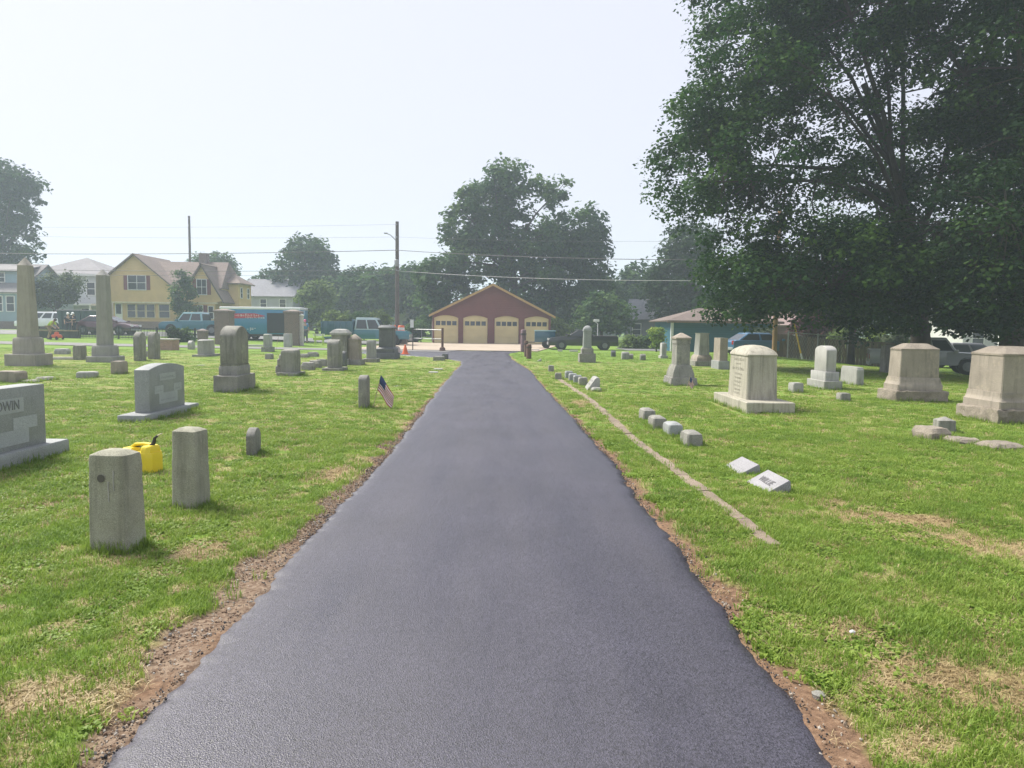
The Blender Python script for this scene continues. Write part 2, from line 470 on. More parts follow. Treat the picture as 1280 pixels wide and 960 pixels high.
sheet('street', [(-120, 57.5), (-11.0, 56.5), (-9.5, 63.5), (-120, 65.5)], 0.024, STREET, 80, 6)
sheet('side_street', [(8, 50.5), (70, 48), (70, 55), (8, 56.5)], 0.024, STREET, 60, 6)

# ------------------------------------------------------------------ stone edging beside the drive
edg = empty('stone_edging', (0, 0, 0), 0, 'flush line of weathered concrete edging slabs running beside the drive through the grass', 'edging')
_k = 0; yy = KY[0]
while yy < KY[-1] - 0.2:
    ln = 0.55 + 0.5 * random.random(); y1 = min(yy + ln, KY[-1])
    mbk = MB(); w = 0.06 + 0.03 * random.random()
    pts = np.linspace(yy + 0.006, y1 - 0.006, 6)
    vs = []; 
    for q in pts:
        xc = float(np.interp(q, KY, KX)); zz = float(H(xc, q)) + 0.006 + 0.012 * random.random()
        j1, j2 = 0.012 * (random.random() - .5), 0.012 * (random.random() - .5)
        vs += [(xc - w + j1, q, zz - 0.05), (xc - w + 0.01 + j1, q, zz), (xc + w - 0.01 + j2, q, zz + 0.004), (xc + w + j2, q, zz - 0.05)]
    fs = []
    for i in range(len(pts) - 1):
        a = i * 4; fs += [(a + k, a + k + 1, a + 5 + k, a + 4 + k) for k in range(3)]
    fs += [(0, 1, 2, 3), tuple(len(vs) - 1 - k for k in range(4))]
    mbk.add(vs, fs).build('slab', CONC, edg, smooth=True)
    yy = y1

# ------------------------------------------------------------------ scattered ground cover (grass, straw, gravel)
def inst_group(name, coll):
    ng = bpy.data.node_groups.new(name, 'GeometryNodeTree')
    ng.interface.new_socket('Geometry', in_out='INPUT', socket_type='NodeSocketGeometry')
    ng.interface.new_socket('Geometry', in_out='OUTPUT', socket_type='NodeSocketGeometry')
    gi = ng.nodes.new('NodeGroupInput'); go = ng.nodes.new('NodeGroupOutput')
    ip = ng.nodes.new('GeometryNodeInstanceOnPoints'); ci = ng.nodes.new('GeometryNodeCollectionInfo')
    ci.inputs['Collection'].default_value = coll; ci.inputs['Separate Children'].default_value = True; ci.inputs['Reset Children'].default_value = True
    ip.inputs['Pick Instance'].default_value = True
    def na(nm, ty):
        a = ng.nodes.new('GeometryNodeInputNamedAttribute'); a.data_type = ty; a.inputs['Name'].default_value = nm
        return a.outputs['Attribute']
    ng.links.new(gi.outputs[0], ip.inputs['Points']); ng.links.new(ci.outputs[0], ip.inputs['Instance'])
    ng.links.new(na('idx', 'INT'), ip.inputs['Instance Index'])
    ng.links.new(na('rot', 'FLOAT_VECTOR'), ip.inputs['Rotation']); ng.links.new(na('scl', 'FLOAT_VECTOR'), ip.inputs['Scale'])
    ng.links.new(ip.outputs[0], go.inputs[0])
    return ng

def scatter(name, label, cat, pts, rot, scl, idx, protos, mat):
    coll = bpy.data.collections.new(name + '_source')
    for i, me in enumerate(protos):
        me.materials.append(mat); coll.objects.link(bpy.data.objects.new(name + '_piece', me))
    me = bpy.data.meshes.new(name); n = len(pts)
    me.vertices.add(n); me.vertices.foreach_set('co', np.asarray(pts, np.float32).ravel())
    a = me.attributes.new('idx', 'INT', 'POINT'); a.data.foreach_set('value', np.asarray(idx, np.int32))
    a = me.attributes.new('rot', 'FLOAT_VECTOR', 'POINT'); a.data.foreach_set('vector', np.asarray(rot, np.float32).ravel())
    a = me.attributes.new('scl', 'FLOAT_VECTOR', 'POINT'); a.data.foreach_set('vector', np.asarray(scl, np.float32).ravel())
    me.update()
    o = link(name, me, None, 'stuff'); tag(o, label, cat)
    md = o.modifiers.new('scatter', 'NODES'); md.node_group = inst_group(name, coll)
    return o

def tuft(seed, nb, h0, h1, spread, w, lean=0.6, broad=False):
    r = np.random.default_rng(seed); V = []; F = []
    for i in range(nb):
        a = r.uniform(0, 6.283); rad = spread * math.sqrt(r.uniform()); bx, by = rad * math.cos(a), rad * math.sin(a)
        h = r.uniform(h0, h1); t = r.uniform(0, 6.283); ln = lean * r.uniform(0.2, 1.3) * h
        dx, dy = math.cos(t), math.sin(t); ox, oy = -dy, dx; ww = w * r.uniform(0.7, 1.3)
        if broad: mid = 1.6
        else: mid = 0.85
        o = len(V)
        V += [(bx - ox*ww*.6, by - oy*ww*.6, -0.01), (bx + ox*ww*.6, by + oy*ww*.6, -0.01),
              (bx + dx*ln*.35 + ox*ww*mid, by + dy*ln*.35 + oy*ww*mid, h*.62), (bx + dx*ln*.35 - ox*ww*mid, by + dy*ln*.35 - oy*ww*mid, h*.62),
              (bx + dx*ln, by + dy*ln, h * r.uniform(.8, 1.0))]
        F += [(o, o+1, o+2, o+3), (o+3, o+2, o+4)]
    me = bpy.data.meshes.new('tuft'); me.from_pydata(V, [], F); return me

def grass_mat(name, stops, trans):
    m, nt, b, out = nmat(name)
    oi = nt.nodes.new('ShaderNodeObjectInfo')
    geo = nt.nodes.new('ShaderNodeNewGeometry')
    n1 = nz(nt, geo.outputs['Position'], 1.1, 4, 0.6)
    ad = N(nt, 'ShaderNodeMath', operation='MULTIPLY_ADD'); ad.inputs[1].default_value = 0.45
    nt.links.new(oi.outputs['Random'], ad.inputs[0])
    sb = N(nt, 'ShaderNodeMath', operation='SUBTRACT'); sb.inputs[1].default_value = 0.2; nt.links.new(n1, sb.inputs[0]); nt.links.new(sb.outputs[0], ad.inputs[2])
    c = ramp(nt, ad.outputs[0], stops)
    nt.links.new(c, b.inputs['Base Color']); b.inputs['Roughness'].default_value = 0.55; b.inputs['Specular IOR Level'].default_value = 0.3
    tr = nt.nodes.new('ShaderNodeBsdfTranslucent'); nt.links.new(c, tr.inputs[0])
    mx = nt.nodes.new('ShaderNodeMixShader'); mx.inputs[0].default_value = trans
    nt.links.new(b.outputs[0], mx.inputs[1]); nt.links.new(tr.outputs[0], mx.inputs[2]); nt.links.new(mx.outputs[0], out.inputs[0])
    return m

BASES = []         # (x, y, half-width, half-length) of upright stones that catch taller grass
NOGRASS = []      # (x, y, half-size) of flat markers, filled before the scatter runs
def scatter_ground():
    PX = []; 
    rings = [(1.9, 4.5, 900), (4.5, 7, 620), (7, 11, 300), (11, 17, 130), (17, 27, 46), (27, 46, 14)]
    for (d0, d1, dens) in rings:
        half = 0.80 * d1 + 1.0
        n = int(dens * (d1 - d0) * 2 * half)
        x = rng.uniform(-half, half, n); y = rng.uniform(d0, d1, n)
        k = np.abs(x) < 0.80 * y + 1.0
        PX.append(np.stack([x[k], y[k], np.full(k.sum(), d0)], -1))
    p = np.concatenate(PX); x, y, dd = p.T
    road, soil, gravel, straw, kerb, dl, dr = masks(x, y)
    ok = ~road & ~kerb
    inr = (dl < 0.02) & (dr < 0.02)
    ok &= ~inr & ~((dl < 0.03) & (dl > -0.5)) & ~((dr < 0.02) & (dr > -0.5))
    ok &= rng.uniform(size=len(x)) > np.clip(soil * 1.1, 0, 0.955)
    for (mx, my, hx, hy) in NOGRASS: ok &= ~((np.abs(x - mx) < hx) & (np.abs(y - my) < hy))
    ok &= ~((y > 42) & (x < -1))
    x, y, dd, straw = x[ok], y[ok], dd[ok], straw[ok]
    z = H(x, y) + 0.030 * (fbm(x * 0.7, y * 0.7, 61) - 0.5) + 0.022 * (fbm(x * 4, y * 4, 62) - 0.5) * (y < 32) - 0.004
    u = rng.uniform(size=len(x)); dry = u < straw * 0.9
    lush = fbm(x * 1.6, y * 1.6, 91)
    s = (0.55 + 0.75 * lush + 0.25 * rng.uniform(size=len(x))) * np.interp(dd, [1.9, 4.5, 7, 11, 17, 27], [0.85, 0.95, 1.15, 1.4, 1.8, 2.3])
    n = len(x); rot = np.zeros((n, 3)); rot[:, 2] = rng.uniform(0, 6.283, n)
    hs = s * np.interp(dd, [1.9, 7, 11, 17, 27], [1.0, 0.85, 0.65, 0.42, 0.3])
    scl = np.stack([s, s, hs], -1)
    BX = []
    for (mx, my, hx, hy) in BASES:
        if my > 24: continue
        per = 2 * (hx + hy) * 2; q = int(per * np.interp(my, [4, 10, 24], [70, 40, 14])); t = rng.uniform(0, 1, q); sd = rng.uniform(size=q) < hx / (hx + hy); sg = np.where(rng.uniform(size=q) < .5, -1, 1)
        bx = np.where(sd, (2 * t - 1) * hx, sg * hx) + rng.normal(0, .012, q) + sg * .01; by = np.where(sd, sg * hy, (2 * t - 1) * hy) + rng.normal(0, .012, q)
        BX.append(np.stack([mx + bx, my + by], -1))
    bx, by = np.concatenate(BX).T; m_ = len(bx)
    bs = rng.uniform(.8, 1.5, m_) * np.interp(by, [4, 12, 24], [.9, 1.2, 1.6])
    pts = np.concatenate([np.stack([x, y, z], -1), np.stack([bx, by, H(bx, by) - .01], -1)]); n += m_
    scl = np.concatenate([scl, np.stack([bs * .8, bs * .8, bs * rng.uniform(1.0, 2.0, m_) * np.interp(by, [4, 24], [1, .6])], -1)])
    rr_ = np.zeros((m_, 3)); rr_[:, 2] = rng.uniform(0, 6.28, m_); rot = np.concatenate([rot, rr_]); dry = np.concatenate([dry, rng.uniform(size=m_) < .12])
    x, y = pts[:, 0], pts[:, 1]
    g = ~dry
    broad = g & (fbm(x * 2.2 + 9, y * 2.2, 95) > 0.60) & (rng.uniform(size=n) < 0.6)
    idx = rng.integers(0, 5, n)
    idx = np.where(broad, rng.integers(5, 7, n), idx)
    gm = grass_mat('grass_blades', [(0.05, (0.092, 0.175, 0.024)), (0.35, (0.168, 0.272, 0.038)), (0.7, (0.252, 0.352, 0.056)), (0.95, (0.34, 0.40, 0.11))], 0.42)
    protos = [tuft(i, 16, 0.025, 0.062, 0.055, 0.0026, 0.8) for i in range(5)] + [tuft(20 + i, 16, 0.015, 0.035, 0.06, 0.0075, 1.0, True) for i in range(2)]
    scatter('grass', 'short mown green grass covering the cemetery lawn', 'grass', pts[g], rot[g], scl[g], idx[g], protos, gm)
    sm = grass_mat('dry_grass_blades', [(0.1, (0.20, 0.14, 0.06)), (0.5, (0.38, 0.29, 0.15)), (0.9, (0.56, 0.47, 0.28))], 0.2)
    protos = [tuft(40 + i, 18, 0.008, 0.030, 0.07, 0.0024, 2.6) for i in range(4)]
    scatter('dry_grass', 'patches of dead straw coloured grass in the lawn', 'grass', pts[dry], rot[dry], scl[dry], rng.integers(0, 4, dry.sum()), protos, sm)
    # loose gravel and soil crumbs along the drive
    n = 52000
    y = rng.uniform(1.9, 16, n) ** 1.0; side = rng.uniform(size=n) < 0.72
    off = rng.uniform(-0.02, 0.5, n)
    x = np.where(side, xL(y) - off, xR(y) + off)
    road, soil, gravel, straw, kerb, dl, dr = masks(x, y)
    ok = np.where(side, (rng.uniform(size=n) < gravel * 0.95), rng.uniform(size=n) < soil * 0.35) & ~((dl < -0.01) & (dr < -0.01))
    ok |= (np.where(side, (dl > -.01) & (dl < 0.04), (dr > -.01) & (dr < 0.04)) & (rng.uniform(size=n) < 0.6))
    x, y = x[ok], y[ok]; n = len(x)
    z = H(x, y) - 0.010 + 0.012 * rng.uniform(size=n)
    s = np.exp(rng.normal(-5.35, 0.42, n)); s = np.clip(s, 0.002, 0.012)
    protos = []
    for i in range(5):
        bm = bmesh.new(); bmesh.ops.create_icosphere(bm, subdivisions=1, radius=1)
        r = random.Random(i)
        for v in bm.verts: v.co *= 0.7 + 0.5 * r.random()
        for v in bm.verts: v.co.z *= 0.65
        me = bpy.data.meshes.new('pebble'); bm.to_mesh(me); bm.free(); protos.append(me)
    pm, nt, b, out = nmat('pebbles')
    oi = nt.nodes.new('ShaderNodeObjectInfo')
    nt.links.new(ramp(nt, oi.outputs['Random'], [(0.0, (0.10, 0.065, 0.045)), (0.3, (0.21, 0.14, 0.09)), (0.65, (0.32, 0.25, 0.18)), (0.88, (0.29, 0.27, 0.24)), (1.0, (0.42, 0.38, 0.32))]), b.inputs['Base Color'])
    b.inputs['Roughness'].default_value = 0.9
    scl = np.stack([s, s * rng.uniform(0.7, 1.3, n), s], -1)
    scatter('gravel', 'loose gravel and soil crumbs along the asphalt edge', 'gravel', np.stack([x, y, z], -1), rng.uniform(0, 6.28, (n, 3)) * [0.2, 0.2, 1], scl, rng.integers(0, 5, n), protos, pm)
    # asphalt crumbs at the ragged edge
    n = 1700; y = rng.uniform(1.9, 13, n); side = rng.uniform(size=n) < 0.5
    o = np.abs(rng.normal(0.0, 0.03, n)) - 0.012; x = np.where(side, xL(y) - o, xR(y) + o)
    sp = [G(*q) for q in ((468, 578), (460, 588), (472, 572), (884, 700), (996, 790))]; k = rng.integers(0, len(sp), 260)
    x = np.concatenate([x, np.array([sp[i].x for i in k]) + rng.normal(0, .035, 260)]); y = np.concatenate([y, np.array([sp[i].y for i in k]) + rng.normal(0, .09, 260)]); n = len(x)
    z = H(x, y) - 0.004 + 0.012 * rng.uniform(size=n)
    s = np.clip(np.exp(rng.normal(-5.5, 0.35, n)), 0.002, 0.010)
    protos = [m.copy() for m in protos]
    for m in protos: m.materials.clear()
    scatter('asphalt_crumbs', 'loose black asphalt crumbs along the drive edges', 'asphalt', np.stack([x, y, z], -1), rng.uniform(0, 6.28, (n, 3)) * [0.3, 0.3, 1], np.stack([s, s, s], -1), rng.integers(0, 5, n), protos, plain('asphalt_crumb', (0.035, 0.035, 0.038), 0.7))
# ------------------------------------------------------------------ gravestones
def loft(layers, ch=0.012, sub=None, amp=0.0, seed=0, nseg=None):
    """closed chamfered-rectangle loft; layers = (w, l, z)"""
    def ring(w, l):
        c = min(ch, w * 0.45, l * 0.45); hx, hy = w / 2, l / 2
        pts = [(-hx + c, -hy), (hx - c, -hy), (hx, -hy + c), (hx, hy - c), (hx - c, hy), (-hx + c, hy), (-hx, hy - c), (-hx, -hy + c)]
        return pts
    w0 = max(l[0] for l in layers); l0 = max(l[1] for l in layers)
    kx = max(1, int(w0 / sub)) if sub else 1; ky = max(1, int(l0 / sub)) if sub else 1
    lay = []
    for a, b in zip(layers[:-1], layers[1:]):
        n = max(1, int(abs(b[2] - a[2]) / sub)) if sub else 1
        for i in range(n):
            t = i / n; lay.append(tuple(a[k] * (1 - t) + b[k] * t for k in range(3)))
    lay.append(layers[-1])
    V = []; F = []
    for (w, l, z) in lay:
        r = ring(max(w, 0.004), max(l, 0.004)); o = []
        for i in range(8):
            a, b = r[i], r[(i + 1) % 8]
            n = (kx if i in (0, 4) else ky) if i % 2 == 0 else 1
            for j in range(n): o.append((a[0] + (b[0] - a[0]) * j / n, a[1] + (b[1] - a[1]) * j / n, z))
        V += o
    n = len(o)
    for i in range(len(lay) - 1):
        for j in range(n): F.append([i * n + j, i * n + (j + 1) % n, (i + 1) * n + (j + 1) % n, (i + 1) * n + j])
    F.append(list(range(n))[::-1])
    # top: concentric closing ring
    top = len(lay) - 1; zt = lay[-1][2]; c = len(V); V.append((0, 0, zt))
    for j in range(n): F.append([top * n + j, top * n + (j + 1) % n, c])
    if amp:
        W = []
        for p in V:
            v = Vector(p) * 9 + Vector((seed * 3.1, seed * 1.7, 0)); d = mnoise.noise_vector(v) * amp + mnoise.noise_vector(v * 3.1) * amp * 0.5
            W.append((p[0] + d.x, p[1] + d.y, p[2] + d.z * 0.7))
        V = W
    m = MB(); m.add(V, F); return m

def box_l(w, l, z0, z1, wt=None, lt=None, c=0.012):
    wt = wt or w; lt = lt or l
    return [(w, l, z0), (wt, lt, z1 - c), (wt - 1.4 * c, lt - 1.4 * c, z1)]
def dome_l(w, l, z0, z1, n=6, p=0.5):
    return [(w * math.cos(t * 1.5) ** p, l * math.cos(t * 1.5) ** p, z0 + (z1 - z0) * math.sin(t * math.pi / 2)) for t in [i / n for i in range(n + 1)]]

SEED = [0]
def tier(root, name, mat, layers, ch=0.012, rough=0.0, sub=None, off=(0, 0)):
    SEED[0] += 1
    d = math.hypot(root.location.x, root.location.y)
    if min(z for _, _, z in layers) <= 0.001: BASES.append((root.location.x + off[0], root.location.y + off[1], layers[0][0] / 2, layers[0][1] / 2))
    if rough and sub is None: sub = max(0.04, 0.0045 * d)
    if not rough and d < 9: sub = 0.035; rough = 0.003
    m = loft(layers, ch, sub, rough, SEED[0])
    o = m.build(name, mat, root, smooth=True, ang=40 if rough < .006 else 24)
    o.location = (off[0], off[1], 0)
    return o

def place(name, px, py, l, label, yaw=0.0, cat='gravestone', group=None, dx=0.0):
    g = G(px, py)
    y = g.y + l / 2
    x = g.x * (1 + 0.0) + dx
    o = empty(name, (x, y, float(H(x, y)) - 0.025), math.radians(yaw), label, cat, group)
    NOGRASS.append((x, y, 0.5 * 0.7 * l, 0.42 * l))
    return o

def text_mesh(txt, size, depth=0.004):
    cu = bpy.data.curves.new('lettering', 'FONT'); cu.body = txt; cu.size = size; cu.align_x = 'CENTER'; cu.align_y = 'CENTER'; cu.extrude = depth; cu.resolution_u = 3
    ob = bpy.data.objects.new('tmp', cu); COL.objects.link(ob)
    dg = bpy.context.evaluated_depsgraph_get(); me = bpy.data.meshes.new_from_object(ob.evaluated_get(dg))
    bpy.data.objects.remove(ob); bpy.data.curves.remove(cu)
    me.name = 'lettering'; return me

def glyphs(root, face, lines, mat, name='inscription', seed=0, tiltfn=None):
    """rows of weathered, unreadable engraved strokes on a stone face; face maps (u, v) to a local point, n the outward normal"""
    r = random.Random(seed); mb = MB()
    for (v, u0, u1, h) in lines:
        u = u0
        while u < u1:
            w = h * r.uniform(0.35, 0.7)
            for k in range(r.choice((1, 2, 2, 3))):
                if r.random() < 0.5:
                    a, b = u + r.random() * w * 0.7, h; seg = (a, a + h * 0.16, v, v + h * r.uniform(.6, 1))
                else:
                    q = v + r.random() * h * 0.8; seg = (u, u + w, q, q + h * 0.14)
                p = [face(seg[0], seg[2]), face(seg[1], seg[2]), face(seg[1], seg[3]), face(seg[0], seg[3])]
                mb.add(p, [(0, 1, 2, 3)])
            u += w + h * 0.25
    return mb.build(name, mat, root, kind='stuff')

# --- family slabs of polished granite (facing the drive)
def granite_slab(px_x, y0, y1, thick, z_base, z_end, z_peak, label, name_txt, panels, base_m=0.28):
    xc = px_x - thick / 2; yc = (y0 + y1) / 2; L = y1 - y0
    o = empty('granite_headstone', (xc, yc, float(H(xc, yc)) - 0.02), 0, label, 'gravestone')
    NOGRASS.append((xc, yc, thick / 2 + 0.1, L / 2 + base_m))
    tier(o, 'base', GREY, box_l(thick + 0.2, L + 2 * base_m, 0, z_base, c=0.012), rough=0.004, sub=0.05)
    prof = [(-L / 2, z_base)] + [(-L / 2 + L * i / 12, z_end + (z_peak - z_end) * math.sin(math.pi * i / 12) ** 0.9) for i in range(13)] + [(L / 2, z_base)]
    MB().prism(prof, 'x', -thick / 2, thick / 2).build('die', GREY, o, bevel=0.006)
    for (a, b, c, d) in panels:
        MB().box(thick / 2 - 0.01, thick / 2 + 0.003, a - yc, b - yc, c, d).build('panel', FROST, o)
    if name_txt:
        me = text_mesh(*name_txt[:2]); me.materials.append(plain('letter_grey', (0.19, 0.195, 0.20), 0.7))
        t = link('lettering', me, o); t.rotation_euler = (math.radians(90), 0, math.radians(90))
        t.location = (thick / 2 + 0.005, name_txt[2] - yc, name_txt[3]); t.scale = (name_txt[4], 1, 1)
    return o
o = granite_slab(-5.48, 6.92, 8.40, 0.26, 0.19, 0.885, 0.885, 'polished grey granite headstone lettered BALDWIN with stepped frosted panels', ('BALDWIN', 0.15, 7.67, 0.685, 0.86),
             [(7.30, 8.03, 0.605, 0.765), (7.85, 8.25, 0.41, 0.545), (7.07, 7.47, 0.41, 0.545), (7.22, 8.10, 0.25, 0.4105)])
o = granite_slab(-5.90, 11.66, 12.92, 0.24, 0.14, 0.84, 0.92, 'low grey granite headstone with gently arched top and small frosted panels', None,
             [(12.02, 12.58, 0.64, 0.76), (11.84, 12.14, 0.43, 0.56), (12.50, 12.80, 0.43, 0.56), (11.98, 12.64, 0.25, 0.4305)], 0.36)
th = 0.12
glyphs(o, lambda u, v: (th + 0.0035, u, v), [(0.67, -0.24, 0.22, 0.05), (0.46, -0.40, -0.2, 0.03), (0.46, 0.26, 0.46, 0.03), (0.3, -0.25, 0.3, 0.025)], plain('letter_grey', (0.19, 0.195, 0.20), 0.7), seed=2)

# --- the two stone posts by the can
def stone_post(px, py, w, l, h, yaw, label, hole):
    o = place('stone_post', px, py, l, label, yaw, 'stone post', None)
    SEED[0] += 1
    t = tier(o, 'shaft', POST, [(w * 1.1, l * 1.1, 0), (w, l, h - 0.03), (w * 0.985, l * 0.985, h - 0.014), (w * 0.6, l * 0.6, h + 0.012), (w * .1, l * .1, h + 0.02)], ch=0.01, rough=0.005, sub=0.025)
    if hole:
        MB().lathe([(0.028, -0.0), (0.026, 0.004), (0.012, 0.0041)], (0, 0, 0), 14, 'y').build('bolt_hole', plain('hole_shade', (.105, .098, .08), .95), o).location = (-0.035, -l / 2 * 1.03 - 0.006, h * 0.76)
        for (sx, z0, z1) in ((0.055, 0.46, 0.60), (0.015, 0.38, 0.52)):
            MB().box(sx, sx + 0.004, -l / 2 * 1.06 - 0.004, -l / 2, z0, z1).build('scratch', plain('pale_scratch', (0.42, 0.41, 0.38), 0.9), o)
    return o
stone_post(138, 690, 0.268, 0.20, 0.715, -7, 'weathered square stone post with a round bolt hole and pale scratches', True)
stone_post(233, 637, 0.215, 0.20, 0.71, -9, 'plain square stone post standing beyond the yellow can', False)

def headstone(name, label, px, py, l, tiers, yaw=0.0, cat='gravestone', group=None):
    """tiers: (part, mat, layers, rough)"""
    o = place(name, px, py, l, label, yaw, cat, group)
    for t in tiers:
        tier(o, t[0], t[1], t[2], ch=t[4] if len(t) > 4 else 0.014, rough=t[3] if len(t) > 3 else 0.0)
    return o
def arch_die(o, name, mat, w, L, z0, z1, rise, bev=0.015, pw=0.7):
    if z0 <= 0.001: BASES.append((o.location.x, o.location.y, w / 2, L / 2))
    prof = [(-L / 2, z0)] + [(-L / 2 + L * i / 12, z1 - rise + rise * math.sin(math.pi * i / 12) ** pw) for i in range(13)] + [(L / 2, z0)]
    return MB().prism(prof, 'x', -w / 2, w / 2).build(name, mat, o, bevel=bev)

# small rounded stone
o = place('footstone', 312, 571, 0.28, 'small dark footstone with rounded top standing alone in the grass', 4)
arch_die(o, 'die', WEATH, 0.105, 0.28, 0, 0.36, 0.09, 0.012)
# tall arched tablet
o = place('tablet_headstone', 281, 491, 1.25, 'tall weathered arched tablet on a thick rough block base', 2)
tier(o, 'base', ROCK, box_l(0.56, 1.25, 0, 0.41), rough=0.016)
tier(o, 'band', WEATH, [(0.43, 0.92, 0.405), (0.43, 0.92, 0.60), (0.39, 0.88, 0.63), (0.41, 0.9, 0.66)])
arch_die(o, 'die', WEATH, 0.38, 0.88, 0.655, 1.56, 0.22, 0.03, 0.6)
# obelisks
def obelisk(px, py, wb, hb, wp, hp, ws, wt, hs, cap, label, mat):
    o = place('obelisk', px, py, wb, label, 3, 'obelisk')
    tier(o, 'base', mat, box_l(wb, wb, 0, hb, c=0.03), rough=0.008)
    tier(o, 'plinth', mat, [(wp, wp, hb - 0.01), (wp * 0.96, wp * 0.96, hb + hp - 0.06), (wp * 0.86, wp * 0.86, hb + hp)], 0.02)
    tier(o, 'shaft', mat, [(ws, ws, hb + hp - 0.01), (wt, wt, hb + hp + hs)], 0.012)
    tier(o, 'pyramidion', mat, [(wt * 1.0, wt * 1.0, hb + hp + hs - .002), (0.03, 0.03, hb + hp + hs + cap)], 0.006)
OBM = stone('obelisk_stone', (0.30, 0.28, 0.245), 0.85, 0.15, 0.35, 0.2, 0.12, 0.25)
OBM2 = stone('obelisk_grey', (0.27, 0.265, 0.245), 0.85, 0.1, 0.35, 0.2, 0.12, 0.25)
obelisk(24, 458, 1.06, 0.45, 0.72, 0.58, 0.50, 0.36, 2.52, 0.28, 'tall tan stone obelisk nearest the pale blue house', OBM)
obelisk(123, 453, 1.02, 0.26, 0.74, 0.42, 0.46, 0.37, 2.75, 0.24, 'grey stone obelisk standing in front of the maroon car', OBM2)

# low markers and blocks: name, label, px, py, w, l, h, mat, kind, yaw
def marker(name, label, px, py, w, l, h, mat, kind='block', yaw=0, group=None, cat='grave marker'):
    o = place(name, px, py, l, label, yaw, cat, group)
    if kind == 'block':
        tier(o, 'die', mat, [(w, l, 0), (w * .98, l * .98, h * .86), (w * .86, l * .9, h), (w * .5, l * .5, h * 1.02)], 0.018, rough=0.006)
    elif kind == 'pyramid':
        tier(o, 'die', mat, [(w, l, 0), (w * .98, l * .98, h * .8), (w * .05, l * .05, h)], 0.012, rough=0.005)
    elif kind == 'rock':
        tier(o, 'die', mat, [(w, l, 0), (w * 1.02, l, h * .6), (w * .8, l * .8, h * .95), (w * .3, l * .3, h)], 0.03, rough=0.025)
    elif kind == 'round':
        arch_die(o, 'die', mat, w, l, 0, h, min(h * .3, l * .4), 0.012)
    elif kind == 'slant':
        MB().prism([(-w / 2, 0), (-w / 2, h * .25), (w * .42, h), (w / 2, h * .96), (w / 2, 0)], 'y', -l / 2, l / 2).build('die', mat, o, bevel=0.01)
    elif kind == 'slantr':
        MB().prism([(w / 2, 0), (w / 2, h * .25), (-w * .42, h), (-w / 2, h * .96), (-w / 2, 0)], 'y', -l / 2, l / 2).build('die', mat, o, bevel=0.01)
    elif kind == 'based':
        tier(o, 'base', mat, box_l(w * 1.5, l * 1.3, 0, h * .2), rough=0.008)
        tier(o, 'die', mat, [(w, l, h * .19), (w, l, h * .93), (w * .8, l * .85, h)], 0.015)
    return o
marker('stone_block', 'square brown stone block cut by the picture edge behind the granite slab', 4, 479, 0.62, 0.5, 0.32, BROWN, 'block')
marker('flat_marker', 'low flat stone slab beside the square brown block', 32, 479, 0.30, 0.4, 0.10, WEATH, 'rock')
marker('flat_marker', 'low dark flat marker in the grass below the tan obelisk', 52, 476, 0.42, 0.35, 0.12, WEATH, 'rock')
marker('pillow_marker', 'small pale topped pillow stone alone between the two obelisks', 104, 473, 0.50, 0.42, 0.2, PALE, 'block', 20)
marker('stone_block', 'small brownish square stone block in front of the grey obelisk', 145, 468, 0.34, 0.4, 0.42, BROWN, 'block')
marker('headstone', 'short grey headstone with pale top between the obelisks', 96, 450, 0.34, 0.45, 0.62, WEATH, 'block', cat='gravestone')
marker('slant_marker', 'tilted pale slant marker near the orange mower', 74, 443, 0.6, 0.5, 0.3, PALE, 'rock', 15)
marker('slim_headstone', 'tall slim dark headstone in front of the maroon car bonnet', 171, 451, 0.26, 0.55, 1.20, WEATH, 'round', cat='gravestone')
marker('slim_headstone', 'second slim dark headstone beside the brick planter', 189, 449, 0.28, 0.55, 1.20, WEATH, 'round', cat='gravestone')
marker('footstone', 'tiny pale stone between the two slim dark headstones', 180, 446, 0.16, 0.3, 0.28, PALE, 'block')
marker('flat_marker', 'small flat dark marker flush in the lawn below the pale faced slab', 249, 457, 0.24, 0.3, 0.04, WEATH, 'block')
o = headstone('slab_headstone', 'wide grey slab headstone with a pale smooth face on a low base', 250, 446, 1.4,
    [('base', WEATH, box_l(0.62, 1.75, 0, 0.12), 0.008), ('die', PALE, [(0.30, 1.25, 0.115), (0.30, 1.25, 0.78), (0.2, 1.0, 0.83)])])
marker('footstone', 'small white stone at the end of the pale faced slab', 237, 437, 0.24, 0.5, 0.55, WHITE, 'round')
o = headstone('column_headstone', 'pale square column headstone on a block in front of the blue van', 332, 440, 0.8,
    [('base', WEATH, box_l(0.52, 0.8, 0, 0.3), 0.012), ('die', PALE, [(0.36, 0.5, 0.295), (0.35, 0.49, 1.0), (0.3, 0.42, 1.03)])])
marker('stone_block', 'small low block in the grass below the pale square column', 335, 449, 0.30, 0.35, 0.26, WEATH, 'block')
o = headstone('column_headstone', 'bright square column headstone before the taller brick gate pillar', 358, 434, 0.7,
    [('die', WHITE, [(0.44, 0.55, 0), (0.43, 0.54, 0.88), (0.40, 0.5, 0.92)])])
o = headstone('scroll_headstone', 'stout grey headstone with stepped rough shoulder on its side', 358, 470, 0.9,
    [('base', ROCK, box_l(0.62, 0.95, 0, 0.12), 0.012), ('die', WEATH, [(0.44, 0.62, 0.115), (0.44, 0.62, 0.74), (0.40, 0.56, 0.80), (0.25, 0.4, 0.83)], 0.008)])
for k, (z0, z1, ww) in enumerate(((0.1, 0.34, 0.20), (0.33, 0.55, 0.14), (0.54, 0.68, 0.08))):
    tier(o, 'shoulder', ROCK, [(ww, 0.5, z0), (ww, 0.48, z1 - .04), (ww * .7, .4, z1)], 0.03, rough=0.014, off=(-0.22 - ww / 2 + 0.01, 0))
